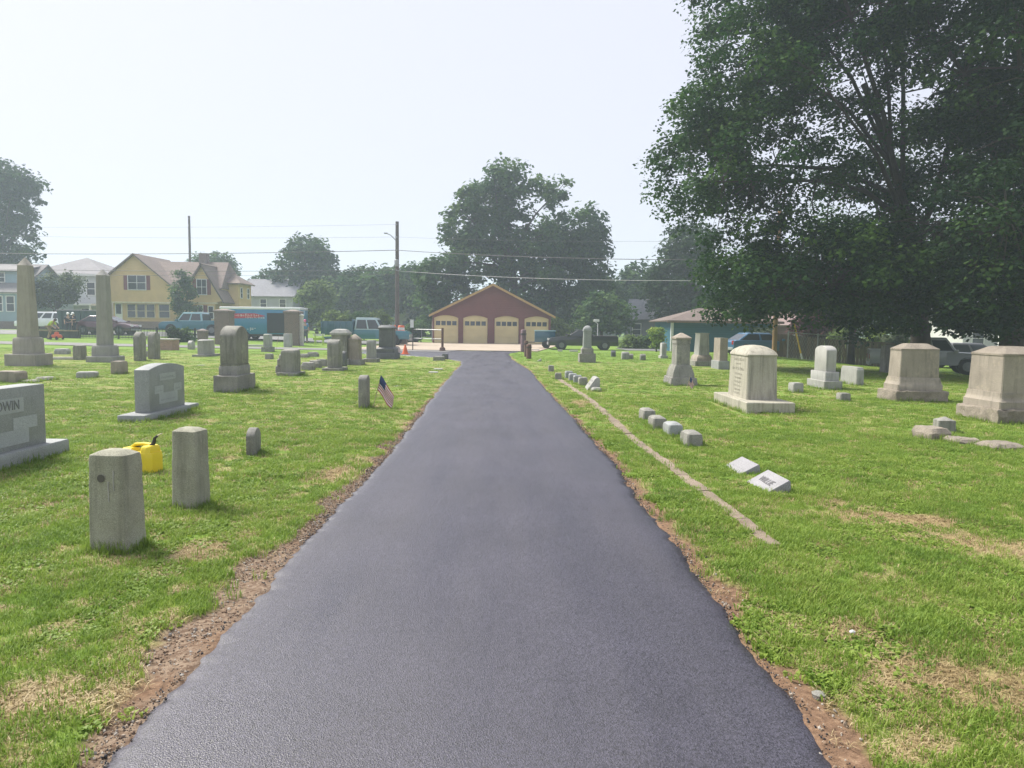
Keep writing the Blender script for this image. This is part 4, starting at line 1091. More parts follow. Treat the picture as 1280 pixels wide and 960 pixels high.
# --- yellow house with two front gables
def yellow_house():
    Y = 79.0; k = Y / 900.0
    o = root_at('yellow_house', 136, Y, 'yellow two storey house with brown roof, twin front gables and maroon shutters', 'house')
    YS = siding('yellow_siding', (0.60, 0.43, 0.20), 0.16); RF = shingle('brown_shingles', (0.19, 0.145, 0.125)); SH = plain('maroon_shutter', (0.16, 0.045, 0.05), 0.7)
    BRF = brick('foundation_brick', (0.20, 0.12, 0.09), 4.0); CRM = plain('cream_trim', (0.62, 0.55, 0.38), 0.6)
    z2, ze, za = 3.05, 5.9, 8.25; xr = 6.9; xa = 3.0; D = 8.0
    m = MB(); m.box(0.3, xr, 0.45, D, 0.9, z2); m.build('lower_wall', YS, o)
    m = MB(); m.box(0.2, 12.1, 0.35, D, -0.2, 0.9); m.build('foundation', BRF, o)
    m = MB(); m.prism([(0, z2), (xr, z2), (xr, ze - 1.0), (xa + 0.0, za - .12), (0, ze)], 'y', 0, 0.3); m.box(0, 0.3, 0.3, D, z2, ze); m.build('front_gable', YS, o)
    m = MB(); m.box(-0.05, xr + 0.05, -0.06, 0.1, z2 - 0.18, z2); m.build('belt_trim', CRM, o)
    # front gable roof (ridge runs back)
    slope(o, 'roof', RF, [(-0.6, -0.4, ze - 0.55), (xa, -0.4, za), (xa, D, za), (-0.6, D, ze - 0.55)], 0.14)
    slope(o, 'roof', RF, [(xr + 0.3, -0.4, ze - 1.1), (xa, -0.4, za), (xa, D, za), (xr + 0.3, D, ze - 1.1)], 0.14)
    # main roof with its ridge along the street
    zr = 7.75
    slope(o, 'roof', RF, [(xa, 0.2, 4.6), (12.3, 0.2, 4.6), (11.6, 4.2, zr), (xa, 4.2, zr)], 0.14)
    slope(o, 'roof', RF, [(xa, D + .3, 4.6), (12.3, D + .3, 4.6), (11.6, 4.2, zr), (xa, 4.2, zr)], 0.14)
    slope(o, 'roof', RF, [(12.3, 0.2, 4.6), (12.3, D + .3, 4.6), (11.6, 4.2, zr)], 0.14)
    m = MB(); m.box(xr, 12.1, 0.5, D, 0.9, 4.6); m.build('middle_wall', YS, o)
    # second gable
    g0, g1, ga, gz = 9.1, 12.7, 10.45, 7.1
    m = MB(); m.prism([(g0, 0.9), (g1 - .9, 0.9), (g1 - .9, z2), (g1, z2 + .2), (ga, gz), (g0, 5.15)], 'y', -0.35, 0.1); m.box(g0, g0 + .25, 0.1, .6, .9, 5.1); m.build('second_gable', YS, o)
    slope(o, 'roof', RF, [(g1 + 0.25, -0.7, z2 + 0.0), (ga, -0.7, gz + 0.15), (ga, 4, gz + 0.15), (g1 + .25, 4, z2 + 0.0)], 0.16)
    slope(o, 'roof', RF, [(g0 - 0.2, -0.7, 4.95), (ga, -0.7, gz + 0.15), (ga, 4, gz + 0.15), (g0 - .2, 4, 4.95)], 0.16)
    MB().box(g0 - .03, g1 - .6, -0.40, -0.34, z2 - 0.15, z2).build('belt_trim', CRM, o)
    # windows
    win(o, 3.2, 4.35, 1.9, 1.5, 0, panes=(2, 2), shut=SH)
    for x in (2.3, 3.35, 4.4): win(o, x, 1.35, 0.85, 1.4, 0.45, panes=(1, 2), frame=CRM)
    win(o, 5.9, 1.35, 1.1, 1.4, 0.45, panes=(1, 2), frame=CRM)
    win(o, 10.4, 3.9, 1.0, 1.6, -0.35, panes=(2, 2), shut=SH); win(o, 10.2, 1.3, 0.5, 1.4, -0.35, panes=(1, 2), shut=SH); win(o, 11.35, 1.3, .5, 1.3, -0.35, panes=(1, 2))
    d = MB().box(0.5, 1.3, 0.38, 0.46, 0.9, 2.9).build('door', TRIMW, o); MB().box(0.62, 1.18, 0.36, 0.385, 1.7, 2.75).build('pane', GLASS, d)
    # rear wing
    m = MB(); m.box(12.0, 13.3, 2.4, 6.4, 0, 5.4); m.build('wing_wall', YS, o)
    slope(o, 'wing_roof', RF, [(11.6, 2.0, 5.3), (13.7, 2.0, 5.3), (12.3, 4.4, 6.4), (11.6, 4.4, 6.4)], 0.14); slope(o, 'wing_roof', RF, [(13.7, 2.0, 5.3), (13.7, 6.8, 5.3), (12.3, 4.4, 6.4)], 0.14)
    for y_ in (3.3, 5.4):
        for z in (1.0, 3.7): win(o, y_, z, 0.6, 1.1, 13.3, side=1, axis='x', panes=(1, 2))
    c = MB().box(8.3, 9.2, 3.9, 4.7, 7.2, 8.75).build('chimney', brick('chimney_brick', (0.13, 0.09, 0.085)), o)
yellow_house()

def pale_house():
    o = root_at('pale_house', 40, 84, 'pale grey two storey house with hipped roof behind a small tree', 'house')
    WS = siding('pale_siding', (0.52, 0.53, 0.54), 0.15); RF = shingle('grey_shingles', (0.23, 0.22, 0.23))
    w = 8.6; ze, zp = 6.3, 8.55
    MB().box(0, w, 0, 9, -0.3, ze).build('wall', WS, o); e = .45; a = (4.0, 4.5, zp)
    c = [(-e, -e, ze), (w + e, -e, ze), (w + e, 9 + e, ze), (-e, 9 + e, ze)]
    for i in range(4): slope(o, 'roof', RF, [c[i], c[(i + 1) % 4], a], 0.12)
    MB().box(-e, w + e, -e - .05, -e + .06, ze - .25, ze - .02).build('eave_trim', TRIMW, o)
    for x in (1.5, 4.2, 7.0): win(o, x, 3.9, 0.9, 1.4, 0)
    m = MB(); m.box(0.6, 8.0, -1.9, 0, 2.65, 2.85); m.build('porch_roof', TRIMW, o)
    for x in (0.8, 3.2, 5.6, 7.8): MB().box(x - .08, x + .08, -1.8, -1.64, 0, 2.65).build('porch_post', TRIMW, o)
    for x in (2.0, 6.4): win(o, x, 0.9, 1.1, 1.4, 0)
    d = MB().box(4.0, 4.9, -0.06, 0.02, 0.1, 2.2).build('door', plain('grey_door', (0.2, 0.21, 0.23), 0.6), o)
pale_house()

def blue_house():
    Y = 70; o = root_at('blue_house', -75, Y, 'pale blue clapboard house with a row of white framed windows', 'house')
    BS = siding('blue_siding', (0.27, 0.36, 0.42), 0.13); RF = shingle('dark_grey_shingles', (0.21, 0.20, 0.20)); w = 7.55
    FB = brick('dark_foundation', (0.12, 0.08, 0.08))
    MB().box(0, w, 0, 9, -0.3, 0.75).build('foundation', FB, o); MB().box(0, w, 0.02, 9, 0.75, 3.5).build('wall', BS, o)
    MB().box(-.2, w + .2, -.25, .1, 3.4, 3.6).build('eave_trim', TRIMW, o)
    slope(o, 'roof', RF, [(-.3, -.35, 3.55), (w + .3, -.35, 3.55), (w + .3, 4.5, 6.6), (-.3, 4.5, 6.6)], .14); slope(o, 'roof', RF, [(-.3, 9.3, 3.55), (w + .3, 9.3, 3.55), (w + .3, 4.5, 6.6), (-.3, 4.5, 6.6)], .14)
    MB().prism([(0.02, 3.5), (8.98, 3.5), (4.5, 6.5)], 'x', w - .2, w - .02).build('side_gable', BS, o)
    m = MB(); m.box(2.0, 7.0, 1.2, 4.5, 4.3, 5.75); dm = m.build('dormer', BS, o); slope(o, 'dormer_roof', RF, [(1.7, .8, 5.7), (7.3, .8, 5.7), (7.3, 4.6, 6.5), (1.7, 4.6, 6.5)], .12)
    for x in (4.0, 5.2): win(o, x, 4.6, .8, .9, 1.2)
    for x in (1.2, 2.3, 3.4, 4.6, 5.75, 6.9): win(o, x, 1.75, 0.72, 1.4, 0.02)
blue_house()

def simple_house(name, label, px, Y, w, d, ze, zp, wall, roof, yaw=0, ridge='x', wins=(), z=None, porch=False):
    o = root_at(name, px, Y, label, 'house', yaw, z)
    if ridge == 'x':
        MB().box(0, w, 0, d, -.5, ze).build('wall', wall, o)
        for s in (0.02, w - .22): MB().prism([(0.02, ze), (d - .02, ze), (d / 2, zp)], 'x', s, s + .2).build('gable', wall, o)
        slope(o, 'roof', roof, [(-.3, -.4, ze - .1), (w + .3, -.4, ze - .1), (w + .3, d / 2, zp + .15), (-.3, d / 2, zp + .15)]); slope(o, 'roof', roof, [(-.3, d + .4, ze - .1), (w + .3, d + .4, ze - .1), (w + .3, d / 2, zp + .15), (-.3, d / 2, zp + .15)])
    else:
        MB().box(0, w, 0, d, -.5, ze).build('wall', wall, o)
        for s in (0.02, d - .22): MB().prism([(0.02, ze), (w - .02, ze), (w / 2, zp)], 'y', s, s + .2).build('gable', wall, o)
        slope(o, 'roof', roof, [(-.4, -.4, ze - .1), (-.4, d + .3, ze - .1), (w / 2, d + .3, zp + .15), (w / 2, -.4, zp + .15)]); slope(o, 'roof', roof, [(w + .4, -.4, ze - .1), (w + .4, d + .3, ze - .1), (w / 2, d + .3, zp + .15), (w / 2, -.4, zp + .15)])
    for (x, z0, ww, hh) in wins: win(o, x, z0, ww, hh, 0, panes=(1, 2))
    return o
GS = siding('grey_siding', (0.38, 0.39, 0.42), 0.15); WSD = siding('white_siding', (0.62, 0.62, 0.61), 0.15); RG = shingle('mid_grey_shingles', (0.22, 0.22, 0.24))
simple_house('grey_house', 'grey house with grey roof just beyond the yellow house', 302, 98, 7.0, 8, 4.6, 6.9, GS, RG, 0, 'x', [(0.8, 2.9, .8, 1.3), (3.0, 2.9, .8, 1.2), (5.6, 2.9, .8, 1.2), (3.0, .6, .8, 1.3)])
simple_house('white_house', 'white house glimpsed between trees behind the utility pole', 495, 96, 2.6, 7, 4.2, 5.4, WSD, RG, 0, 'y', [(1.6, 2.9, .5, 1.0), (1.2, .7, .7, 1.2)])
o = simple_house('grey_bungalow', 'grey bungalow with steep roof beyond the green bush', 782, 76, 5.4, 8, 2.6, 4.6, siding('dull_grey_siding', (0.20, 0.21, 0.23), .15), RG, -18, 'x', [(1.2, .9, .8, 1.1), (3.6, .9, .8, 1.1)])
MB().box(2.1, 2.9, 3.4, 4.2, 4.2, 5.5).build('chimney', plain('pale_chimney', (0.5, 0.45, 0.42), 0.9), o)
o = simple_house('porch_house', 'white house with porch columns glimpsed through the dark trees', 1205, 58, 7.0, 8, 3.2, 5.2, WSD, RG, 0, 'x', [(1.2, 1.0, .9, 1.4), (5.6, 1.0, .9, 1.4)], z=-0.6)
MB().box(1.8, 5.2, -1.6, 0, 2.5, 2.7).build('porch_roof', TRIMW, o)
for x in (2.0, 3.5, 5.0): MB().box(x - .08, x + .08, -1.5, -1.34, 0, 2.5).build('porch_column', TRIMW, o)

def teal_shed():
    Y = 50; o = root_at('teal_shed', 840, Y, 'teal clapboard outbuilding with low brown hipped roof', 'shed', 0)
    TS = siding('teal_siding', (0.022, 0.115, 0.155), 0.16); RF = shingle('tan_shingles', (0.15, 0.115, 0.10))
    w, d, ze, zp = 7.2, 6.0, 2.15, 3.1
    MB().box(0, w, 0, d, -.6, ze).build('wall', TS, o); e = .4
    a, b = (2.6, 3.0, zp), (4.8, 3.0, zp); c = [(-e, -e, ze), (w + e, -e, ze), (w + e, d + e, ze), (-e, d + e, ze)]
    slope(o, 'roof', RF, [c[0], c[1], b, a], .1); slope(o, 'roof', RF, [c[2], c[3], a, b], .1); slope(o, 'roof', RF, [c[1], c[2], b], .1); slope(o, 'roof', RF, [c[3], c[0], a], .1)
    MB().box(-e - .02, w + e + .02, -e - .04, -e + .03, ze - .16, ze - .01).build('fascia', plain('brown_fascia', (0.2, 0.14, 0.11), .7), o)
    MB().box(-0.06, 0.12, -0.06, 0.1, -.5, ze - .1).build('corner_board', TRIMW, o)
    m = MB().box(5.4, 6.2, -.05, .02, -.3, 1.75).build('door', plain('dark_teal_door', (0.02, 0.07, 0.08), .6), o); MB().box(6.02, 6.08, -.09, -.05, .75, .85).build('handle', plain('brass', (0.5, 0.4, 0.2), .3, metal=1), m)
teal_shed()
RBD = siding('redbrown_siding', (0.15, 0.075, 0.06), 0.15)
simple_house('redbrown_house', 'red brown house half hidden behind the new wooden pole', 935, 62, 6.5, 7, 2.3, 3.6, RBD, shingle('pinkish_shingles', (.3, .22, .2)), 0, 'x', [(1.4, .8, .8, 1.1), (4.2, .8, .8, 1.1)], z=-0.2)

# ------------------------------------------------------------------ brick pillars, fences and gates
def pillar(px, py, w, h, label):
    g = G(px, py); o = empty('brick_pillar', (g.x, g.y + w / 2, g.z - .05), 0, label, 'gate pillar', 'brick pillars along the lane')
    MB().box(-w/2, w/2, -w/2, w/2, 0, h - .25).build('shaft', BRICK, o)
    loft([(w * 1.12, w * 1.12, h - .25), (w * 1.14, w * 1.14, h - .15), (w * 1.14, w * 1.14, h - .1), (w * .2, w * .2, h + .02)], .02).build('cap', plain('pillar_cap', (0.20, 0.165, 0.15), .9, .2), o)
pillar(277.5, 431, 1.0, 2.5, 'tall brick gate pillar at the end of the low iron fence')
pillar(364.5, 432, 1.0, 2.55, 'tall brick gate pillar beside the white gate post')
pillar(251.5, 428, .55, 1.0, 'short brick pier in front of the teal pickup')
g = G(377, 432); o = empty('gate_post', (g.x, g.y, g.z), 0, 'slim white square gate post beside the tall brick pillar', 'post')
MB().box(-.13, .13, -.13, .13, -.1, 2.1).build('shaft', plain('off_white_post', (.5, .46, .45), .8), o); loft([(.3, .3, 2.1), (.32, .32, 2.16), (.05, .05, 2.24)], .02).build('cap', TRIMW, o)

IRON = plain('black_iron', (0.035, 0.042, 0.042), 0.6)
def iron_fence(x0p, x1p, Y, h, label):
    a, b = P(x0p, 420, Y).x, P(x1p, 420, Y).x
    o = empty('iron_fence', (a, Y, 0), 0, label, 'fence'); L = b - a
    n = max(2, int(L / 2.4) + 1)
    def z(x): return float(H(a + x, Y))
    for i in range(n):
        x = L * i / (n - 1); MB().box(x - .05, x + .05, -.05, .05, z(x) - .1, z(x) + h + .08).build('post', IRON, o)
    for f in (.12, .9):
        m = MB(); 
        for i in range(n - 1):
            xa, xb = L * i / (n - 1), L * (i + 1) / (n - 1)
            m.hexa([(xa, -.02, z(xa) + h * f), (xb, -.02, z(xb) + h * f), (xb, .02, z(xb) + h * f), (xa, .02, z(xa) + h * f)], [(xa, -.02, z(xa) + h * f + .05), (xb, -.02, z(xb) + h * f + .05), (xb, .02, z(xb) + h * f + .05), (xa, .02, z(xa) + h * f + .05)])
        m.build('rail', IRON, o)
    m = MB(); k = int(L / .11)
    for i in range(k):
        x = .05 + i * .11; m.tube([(x, 0, z(x) + .03), (x, 0, z(x) + h)], [.022, .022], 4)
    m.build('pickets', IRON, o, kind='stuff')
iron_fence(100, 244, 53.2, 0.85, 'low black iron picket fence along the lane before the houses')
def low_wall():
    a, b = P(28, 420, 53.3).x, P(99, 420, 53.3).x
    o = empty('low_wall', (a, 53.3, 0), 0, 'low dark stone wall with pale coping behind the orange mower', 'wall'); L = b - a; o['kind'] = 'thing'
    h0, h1 = float(H(a, 53.3)), float(H(b, 53.3))
    MB().hexa([(0, -.15, h0 - .2), (L, -.15, h1 - .2), (L, .15, h1 - .2), (0, .15, h0 - .2)], [(0, -.15, h0 + .5), (L, -.15, h1 + .5), (L, .15, h1 + .5), (0, .15, h0 + .5)]).build('wall_face', stone('dark_wall_stone', (.06, .068, .064), .9, .2, .2), o)
    n = 8
    for i in range(n): MB().hexa([(L * i / n + .01, -.2, h0 + (h1 - h0) * i / n + .5), (L * (i + 1) / n - .01, -.2, h0 + (h1 - h0) * (i + 1) / n + .5), (L * (i + 1) / n - .01, .2, h0 + (h1 - h0) * (i + 1) / n + .5), (L * i / n + .01, .2, h0 + (h1 - h0) * i / n + .5)], [(L * i / n + .01, -.2, h0 + (h1 - h0) * i / n + .58), (L * (i + 1) / n - .01, -.2, h0 + (h1 - h0) * (i + 1) / n + .58), (L * (i + 1) / n - .01, .2, h0 + (h1 - h0) * (i + 1) / n + .58), (L * i / n + .01, .2, h0 + (h1 - h0) * i / n + .58)]).build('coping_stone', CONC, o)
low_wall()
KST = plain('pale_kerb', (0.48, 0.46, 0.42), .9, .15)
def kerb(pxs, py0, py1, label):
    o = empty('kerb_stone', tuple(G((pxs[0] + pxs[1]) / 2, (py0 + py1) / 2)), 0, label, 'kerb')
    a, b = G(pxs[0], py0), G(pxs[1], py1); c = o.location
    d = (b - a).normalized(); s = Vector((-d.y, d.x, 0)) * .09; up = Vector((0, 0, .11))
    MB().hexa([a - c - s, b - c - s, b - c + s, a - c + s], [a - c - s + up, b - c - s + up, b - c + s + up, a - c + s + up]).build('bar', KST, o, bevel=.015)
kerb((64, 92), 449.5, 449.5, 'thin pale plot kerb lying in the grass between the obelisks')
kerb((285, 330), 432.5, 433, 'pale lane kerb in front of the blue van')
kerb((664, 674), 438.5, 438.7, 'pale kerb piece beside the brown gate posts')
kerb((697, 703), 439.2, 439.3, 'short pale kerb piece in front of the black pickup')
kerb((712, 722), 439.6, 439.8, 'pale kerb piece left of the pillar monument')

STEEL = plain('dull_galvanised', (0.32, 0.33, 0.33), .5, .1, metal=.6); RUST = plain('rusty_brown_post', (0.13, 0.07, 0.05), .8); DK = plain('dark_post', (0.05, 0.045, 0.045), .7)
g1, g2 = G(553, 439), G(516, 438)
o = empty('pipe_gate', tuple(g1), 0, 'open pipe gate hung on a rusty post by the garage apron', 'gate')
MB().tube([(0, 0, -.1), (0, 0, 1.45)], .075, 10).build('post', RUST, o); MB().lathe([(.2, 0), (.17, .2), (.1, .26)], (0, 0, 0), 10).build('footing', RUST, o)
d = g2 - g1
for z in (1.32, .75): MB().tube([(0.0, 0, z), (d.x * .97, d.y * .97, z + .02)], .028, 6).build('bar', STEEL, o)
for f in (.35, .7): MB().tube([(d.x * f, d.y * f, .75), (d.x * f, d.y * f, 1.33)], .02, 6).build('brace', STEEL, o)
o = empty('sign_post', tuple(g2), 0, 'thin dark post with a small white notice at its top', 'sign')
MB().tube([(0, 0, -.1), (0, 0, 1.75)], .035, 6).build('post', DK, o); MB().box(-.16, .06, -.06, -.035, 1.45, 1.95).build('notice', TRIMW, o)
for (px, py, h, r, mat, lab) in [(657.5, 446, .85, .1, RUST, 'short brown gate bollard nearer the drive edge'), (661, 448.5, .72, .13, RUST, 'stout short brown bollard closest to the camera by the drive'), (654, 440, 1.4, .17, plain('mauve_post', (.16, .1, .11), .8), 'tall dark gate post in front of the fourth garage door')]:
    g = G(px, py); o = empty('gate_bollard', tuple(g), 0, lab, 'bollard'); MB().lathe([(r, -.1), (r, h - .05), (r * .8, h), (r * .3, h + .015)], (0, 0, 0), 12).build('shaft', mat, o, smooth=True)
    MB().lathe([(r * 1.15, h * .78), (r * 1.15, h * .84)], (0, 0, 0), 12).build('collar', DK, o)
# wood fence and chain-link under the trees
WOODF = [plain('fence_board_%d' % i, c, .9, .25, 3) for i, c in enumerate([(.13, .095, .07), (.11, .085, .065), (.15, .105, .075)])]
a = P(958, 430, 45.5); b = P(1118, 430, 43.5)
o = empty('board_fence', (a.x, a.y, 0), math.atan2(b.y - a.y, b.x - a.x), 'brown vertical board fence in the shade behind the wooden pole', 'fence')
L = (b - a).length; x = 0.0; rr = random.Random(4)
while x < L:
    zz = float(H(a.x + x * (b.x - a.x) / L, 44)); MB().box(x, x + .185, 0, .025, zz - .05, zz + 1.42 + .03 * rr.random()).build('board', rr.choice(WOODF), o); x += .2
for f in (.35, 1.1): MB().hexa([(0, .03, f), (L, .03, f - .3), (L, .07, f - .3), (0, .07, f)], [(0, .03, f + .09), (L, .03, f - .21), (L, .07, f - .21), (0, .07, f + .09)]).build('rail', WOODF[0], o)
a = P(985, 430, 42.4); b = P(1060, 430, 41.2)
o = empty('chain_link_fence', (a.x, a.y, 0), math.atan2(b.y - a.y, b.x - a.x), 'galvanised chain link fence panel with top rail under the trees', 'fence'); L = (b - a).length
zb = [float(H(a.x + L * f, 42)) for f in (0, .5, 1)]
for i in range(3): MB().tube([(L * i / 2, 0, zb[i] - .1), (L * i / 2, 0, zb[i] + 1.62)], .035, 8).build('post', STEEL, o)
MB().tube([(0, 0, zb[0] + 1.55), (L / 2, 0, zb[1] + 1.55), (L, 0, zb[2] + 1.55)], .026, 6).build('top_rail', STEEL, o)
m = MB(); n = int(L / .14)
for i in range(n):
    x = i * .14; z0 = float(np.interp(x, [0, L / 2, L], zb))
    for s in (-1, 1):
        for k in range(10):
            xa, xb = x + (s < 0) * .14 * 0 + s * .07 * (k % 2) * 1, x + s * .07 * ((k + 1) % 2); m.tube([(xa, 0, z0 + .02 + k * .15), (xb, 0, z0 + .02 + (k + 1) * .15)], .0035, 3, cap=False)
m.build('wire_mesh', STEEL, o, kind='stuff')

# ------------------------------------------------------------------ utility poles and wires
POLE = plain('old_pole_wood', (0.11, 0.095, 0.085), .9, .2, 2); NEWP = plain('new_pole_wood', (0.34, 0.205, 0.10), .85, .15, 2)
def upole(px, Y, ytop, r, label, mat, z0=None):
    b = P(px, 410, Y); zt = P(px, ytop, Y).z; zb = float(H(b.x, Y)) - .3
    o = empty('utility_pole', (b.x, Y, zb), 0, label, 'utility pole'); MB().tube([(0, 0, 0), (0, 0, zt - zb)], [r, r * .7], 12).build('shaft', mat, o, smooth=True); return o, zt - zb
o, h = upole(496.5, 59, 277, .19, 'dark wooden utility pole with a street lamp arm near the garage', POLE)
MB().tube([(0, 0, h - 1.6), (-.5, -.2, h - 1.1), (-.78, -.3, h - 1.0)], .035, 6).build('lamp_arm', STEEL, o); MB().box(-1.0, -.72, -.38, -.22, h - 1.03, h - .93).build('lamp_head', STEEL, o, bevel=.02)
MB().lathe([(.16, 0), (.17, .1), (.17, .5), (.13, .55)], (0.0, -.33, h - 3.6), 10).build('transformer', STEEL, o)
for dz in (.25, 1.25, 2.3, 3.9): MB().lathe([(.05, 0), (.06, .05), (.03, .12)], (0, -.2, h - dz - .06), 8).build('insulator', plain('insulator', (.2, .2, .22), .3), o)
P1 = Vector(o.location)
o2, h2 = upole(239.5, 97, 270, .2, 'tall distant utility pole rising behind the yellow house', POLE)
for dz in (.4, 1.3): MB().lathe([(.05, 0), (.07, .06), (.03, .14)], (0, -.2, h2 - dz), 8).build('insulator', plain('insulator', (.2, .2, .22), .3), o2)
o3, h3 = upole(969, 43.5, 262, .15, 'new pale wooden utility pole standing under the big trees', NEWP)
P3 = Vector(o3.location)
b0 = P(1003, 447, 43.2); o = empty('guy_wire', (b0.x, b0.y, float(H(b0.x, b0.y)) - .02), 0, 'yellow plastic guy wire guard slanting to the ground by the fence', 'guy wire')
dv = Vector((P3.x, P3.y, P3.z + 6.5)) - Vector(o.location); MB().tube([(0, 0, 0), tuple(dv)], .012, 5).build('cable', STEEL, o); MB().tube([tuple(dv * .06), tuple(dv * .38)], .05, 8).build('guard', plain('yellow_guard', (.75, .5, .03), .5), o); MB().tube([(0, 0, 0), tuple(dv * .062)], .055, 8).build('collar', TRIMW, o)
WIRE = plain('wire_black', (0.05, 0.05, 0.055), .6); WIREL = plain('wire_pale', (0.32, 0.33, 0.34), .5)
def wire(a, b, sag, r, mat, label):
    a, b = Vector(a), Vector(b); pts = []
    for i in range(21):
        t = i / 20; p = a.lerp(b, t); p.z -= sag * 4 * t * (1 - t); pts.append(tuple(p - a))
    o = empty('overhead_wire', tuple(a), 0, label, 'cable'); MB().tube(pts, r, 5).build('cable', mat, o)
zt = P1.z + h
L1 = lambda z: (-62, 62, z)
wire((P1.x, P1.y - .2, zt - 2.3), L1(7.4), .35, .024, WIRE, 'thick overhead cable from the lamp pole towards the houses')
wire((P1.x, P1.y - .2, zt - 3.9), L1(6.2), .3, .018, WIRE, 'lower overhead cable from the lamp pole towards the houses')
wire((P1.x, P1.y - .2, zt - 4.25), L1(5.9), .35, .012, WIRE, 'lowest thin overhead cable passing the yellow house')
wire((P1.x, P1.y - .2, zt - 1.25), L1(9.0), .3, .007, WIRE, 'faint upper wire from the lamp pole towards the houses')
wire((P1.x, P1.y - .2, zt - .25), L1(9.6), .3, .006, WIRE, 'faintest topmost wire from the lamp pole')
E3 = lambda z: (P3.x + 0.0, P3.y - .2, z)
wire((P1.x, P1.y - .2, zt - 2.3), E3(5.75), .25, .022, WIRE, 'thick overhead cable crossing in front of the big tree behind the garage')
wire((P1.x, P1.y - .2, zt - 3.95), E3(4.55), .3, .018, WIREL, 'pale lower overhead cable above the garage roof')
wire((P1.x, P1.y - .2, zt - 1.25), E3(6.9), .2, .006, WIRE, 'faint upper wire crossing towards the new wooden pole')

# ------------------------------------------------------------------ vehicles
TYRE = plain('tyre_rubber', (0.025, 0.025, 0.026), .85); RIM = plain('wheel_rim', (0.16, 0.165, 0.17), .45, .2, metal=.4); CGL = plain('car_glass', (0.03, 0.035, 0.04), .08, .1, spec=.7)
LAMP = plain('headlamp', (.75, .75, .72), .15); TAIL = plain('tail_lamp', (.35, .02, .02), .25); BUMP = plain('bumper_grey', (.3, .31, .32), .45)
def paint(name, c): return plain(name, c, .28, .04, 2, spec=.5, coat=.6)
def vehicle(name, label, cat, loc, yaw, L, W, body, cab, pm, gm=CGL, wheel_r=.33, wx=None, roofm=None, split=(.5,), ground=.0):
    """body: side profile (x, z); cab: (x0b, x1b, x0t, x1t, z0, z1, tumble) rear->front"""
    o = empty(name, loc, math.radians(yaw), label, cat)
    MB().prism(body, 'y', -W / 2, W / 2).build('body', pm, o, bevel=.05)
    wx = wx or (-L * .31, L * .31)
    x0, x1, t0, t1, z0, z1, tb = cab; hw = W / 2 - .04
    MB().hexa([(x0, -hw, z0), (x1, -hw, z0), (x1, hw, z0), (x0, hw, z0)], [(t0, -hw + tb, z1), (t1, -hw + tb, z1), (t1, hw - tb, z1), (t0, hw - tb, z1)]).build('cabin', roofm or pm, o, bevel=.05)
    def at(f, x): # cabin section at height fraction f
        return x0 + (t0 - x0) * f, x1 + (t1 - x1) * f, hw - tb * f
    a, b = .12, .82
    (ra, fa, ya), (rb, fb, yb) = at(a, 0), at(b, 0); za, zb_ = z0 + (z1 - z0) * a, z0 + (z1 - z0) * b
    ed = [0.0] + list(split) + [1.0]
    for i in range(len(ed) - 1):
        u, v = ed[i] + .03, ed[i + 1] - .03
        xa0, xa1 = ra + .08 + (fa - ra - .16) * u, ra + .08 + (fa - ra - .16) * v; xb0, xb1 = rb + .08 + (fb - rb - .16) * u, rb + .08 + (fb - rb - .16) * v
        for s in (-1, 1):
            MB().hexa([(xa0, s * (ya - .03), za), (xa1, s * (ya - .03), za), (xa1, s * (ya + .008), za), (xa0, s * (ya + .008), za)], [(xb0, s * (yb - .03), zb_), (xb1, s * (yb - .03), zb_), (xb1, s * (yb + .008), zb_), (xb0, s * (yb + .008), zb_)]).build('side_window', gm, o)
    for nm, xa, xb, s in (('windscreen', fa, fb, 1), ('rear_window', ra, rb, -1)):
        MB().hexa([(xa - s * .03, -ya + .09, za), (xa + s * .01, -ya + .09, za), (xa + s * .01, ya - .09, za), (xa - s * .03, ya - .09, za)], [(xb - s * .03, -yb + .09, zb_), (xb + s * .01, -yb + .09, zb_), (xb + s * .01, yb - .09, zb_), (xb - s * .03, yb - .09, zb_)]).build(nm, gm, o)
    for x in wx:
        for s in (-1, 1):
            c = (x, s * (W / 2 - .10), wheel_r)
            MB().lathe([(wheel_r * 1.18, -.11), (wheel_r * 1.18, .112)], (x, s * (W / 2 - .11), wheel_r * 1.05), 16, 'y').build('wheel_arch', TYRE, o)
            w = MB().lathe([(wheel_r * .8, -.1), (wheel_r, -.07), (wheel_r, .07), (wheel_r * .8, .1)], (x, s * (W / 2 - .06), wheel_r), 18, 'y').build('wheel', TYRE, o, smooth=True)
            MB().lathe([(wheel_r * .62, -.105), (wheel_r * .62, .105), (wheel_r * .2, .11)] if s > 0 else [(wheel_r * .2, -.11), (wheel_r * .62, -.105), (wheel_r * .62, .105)], (x, s * (W / 2 - .06), wheel_r), 14, 'y').build('rim', RIM, w)
    xf = max(p[0] for p in body); xr = min(p[0] for p in body)
    for s in (-1, 1):
        MB().box(xf - .08, xf + .015, s * (W / 2 - .42), s * (W / 2 - .1), .62, .78).build('headlight', LAMP, o); MB().box(xr - .015, xr + .06, s * (W / 2 - .25), s * (W / 2 - .06), .68, .92).build('tail_light', TAIL, o)
        MB().box(x1 - .2, x1 - .02, s * (W / 2 + .16), s * (W / 2 - .02), z0 + .02, z0 + .16).build('mirror', pm, o, bevel=.02)
    MB().box(xf - .1, xf + .03, -W / 2 + .08, W / 2 - .08, .32, .5).build('front_bumper', BUMP, o, bevel=.02); MB().box(xr - .03, xr + .1, -W / 2 + .08, W / 2 - .08, .32, .5).build('rear_bumper', BUMP, o, bevel=.02)
    return o
def gl(px, Y, dz=0): 
    x = P(px, 410, Y).x; return (x, Y, float(H(x, Y)) + dz + .02)
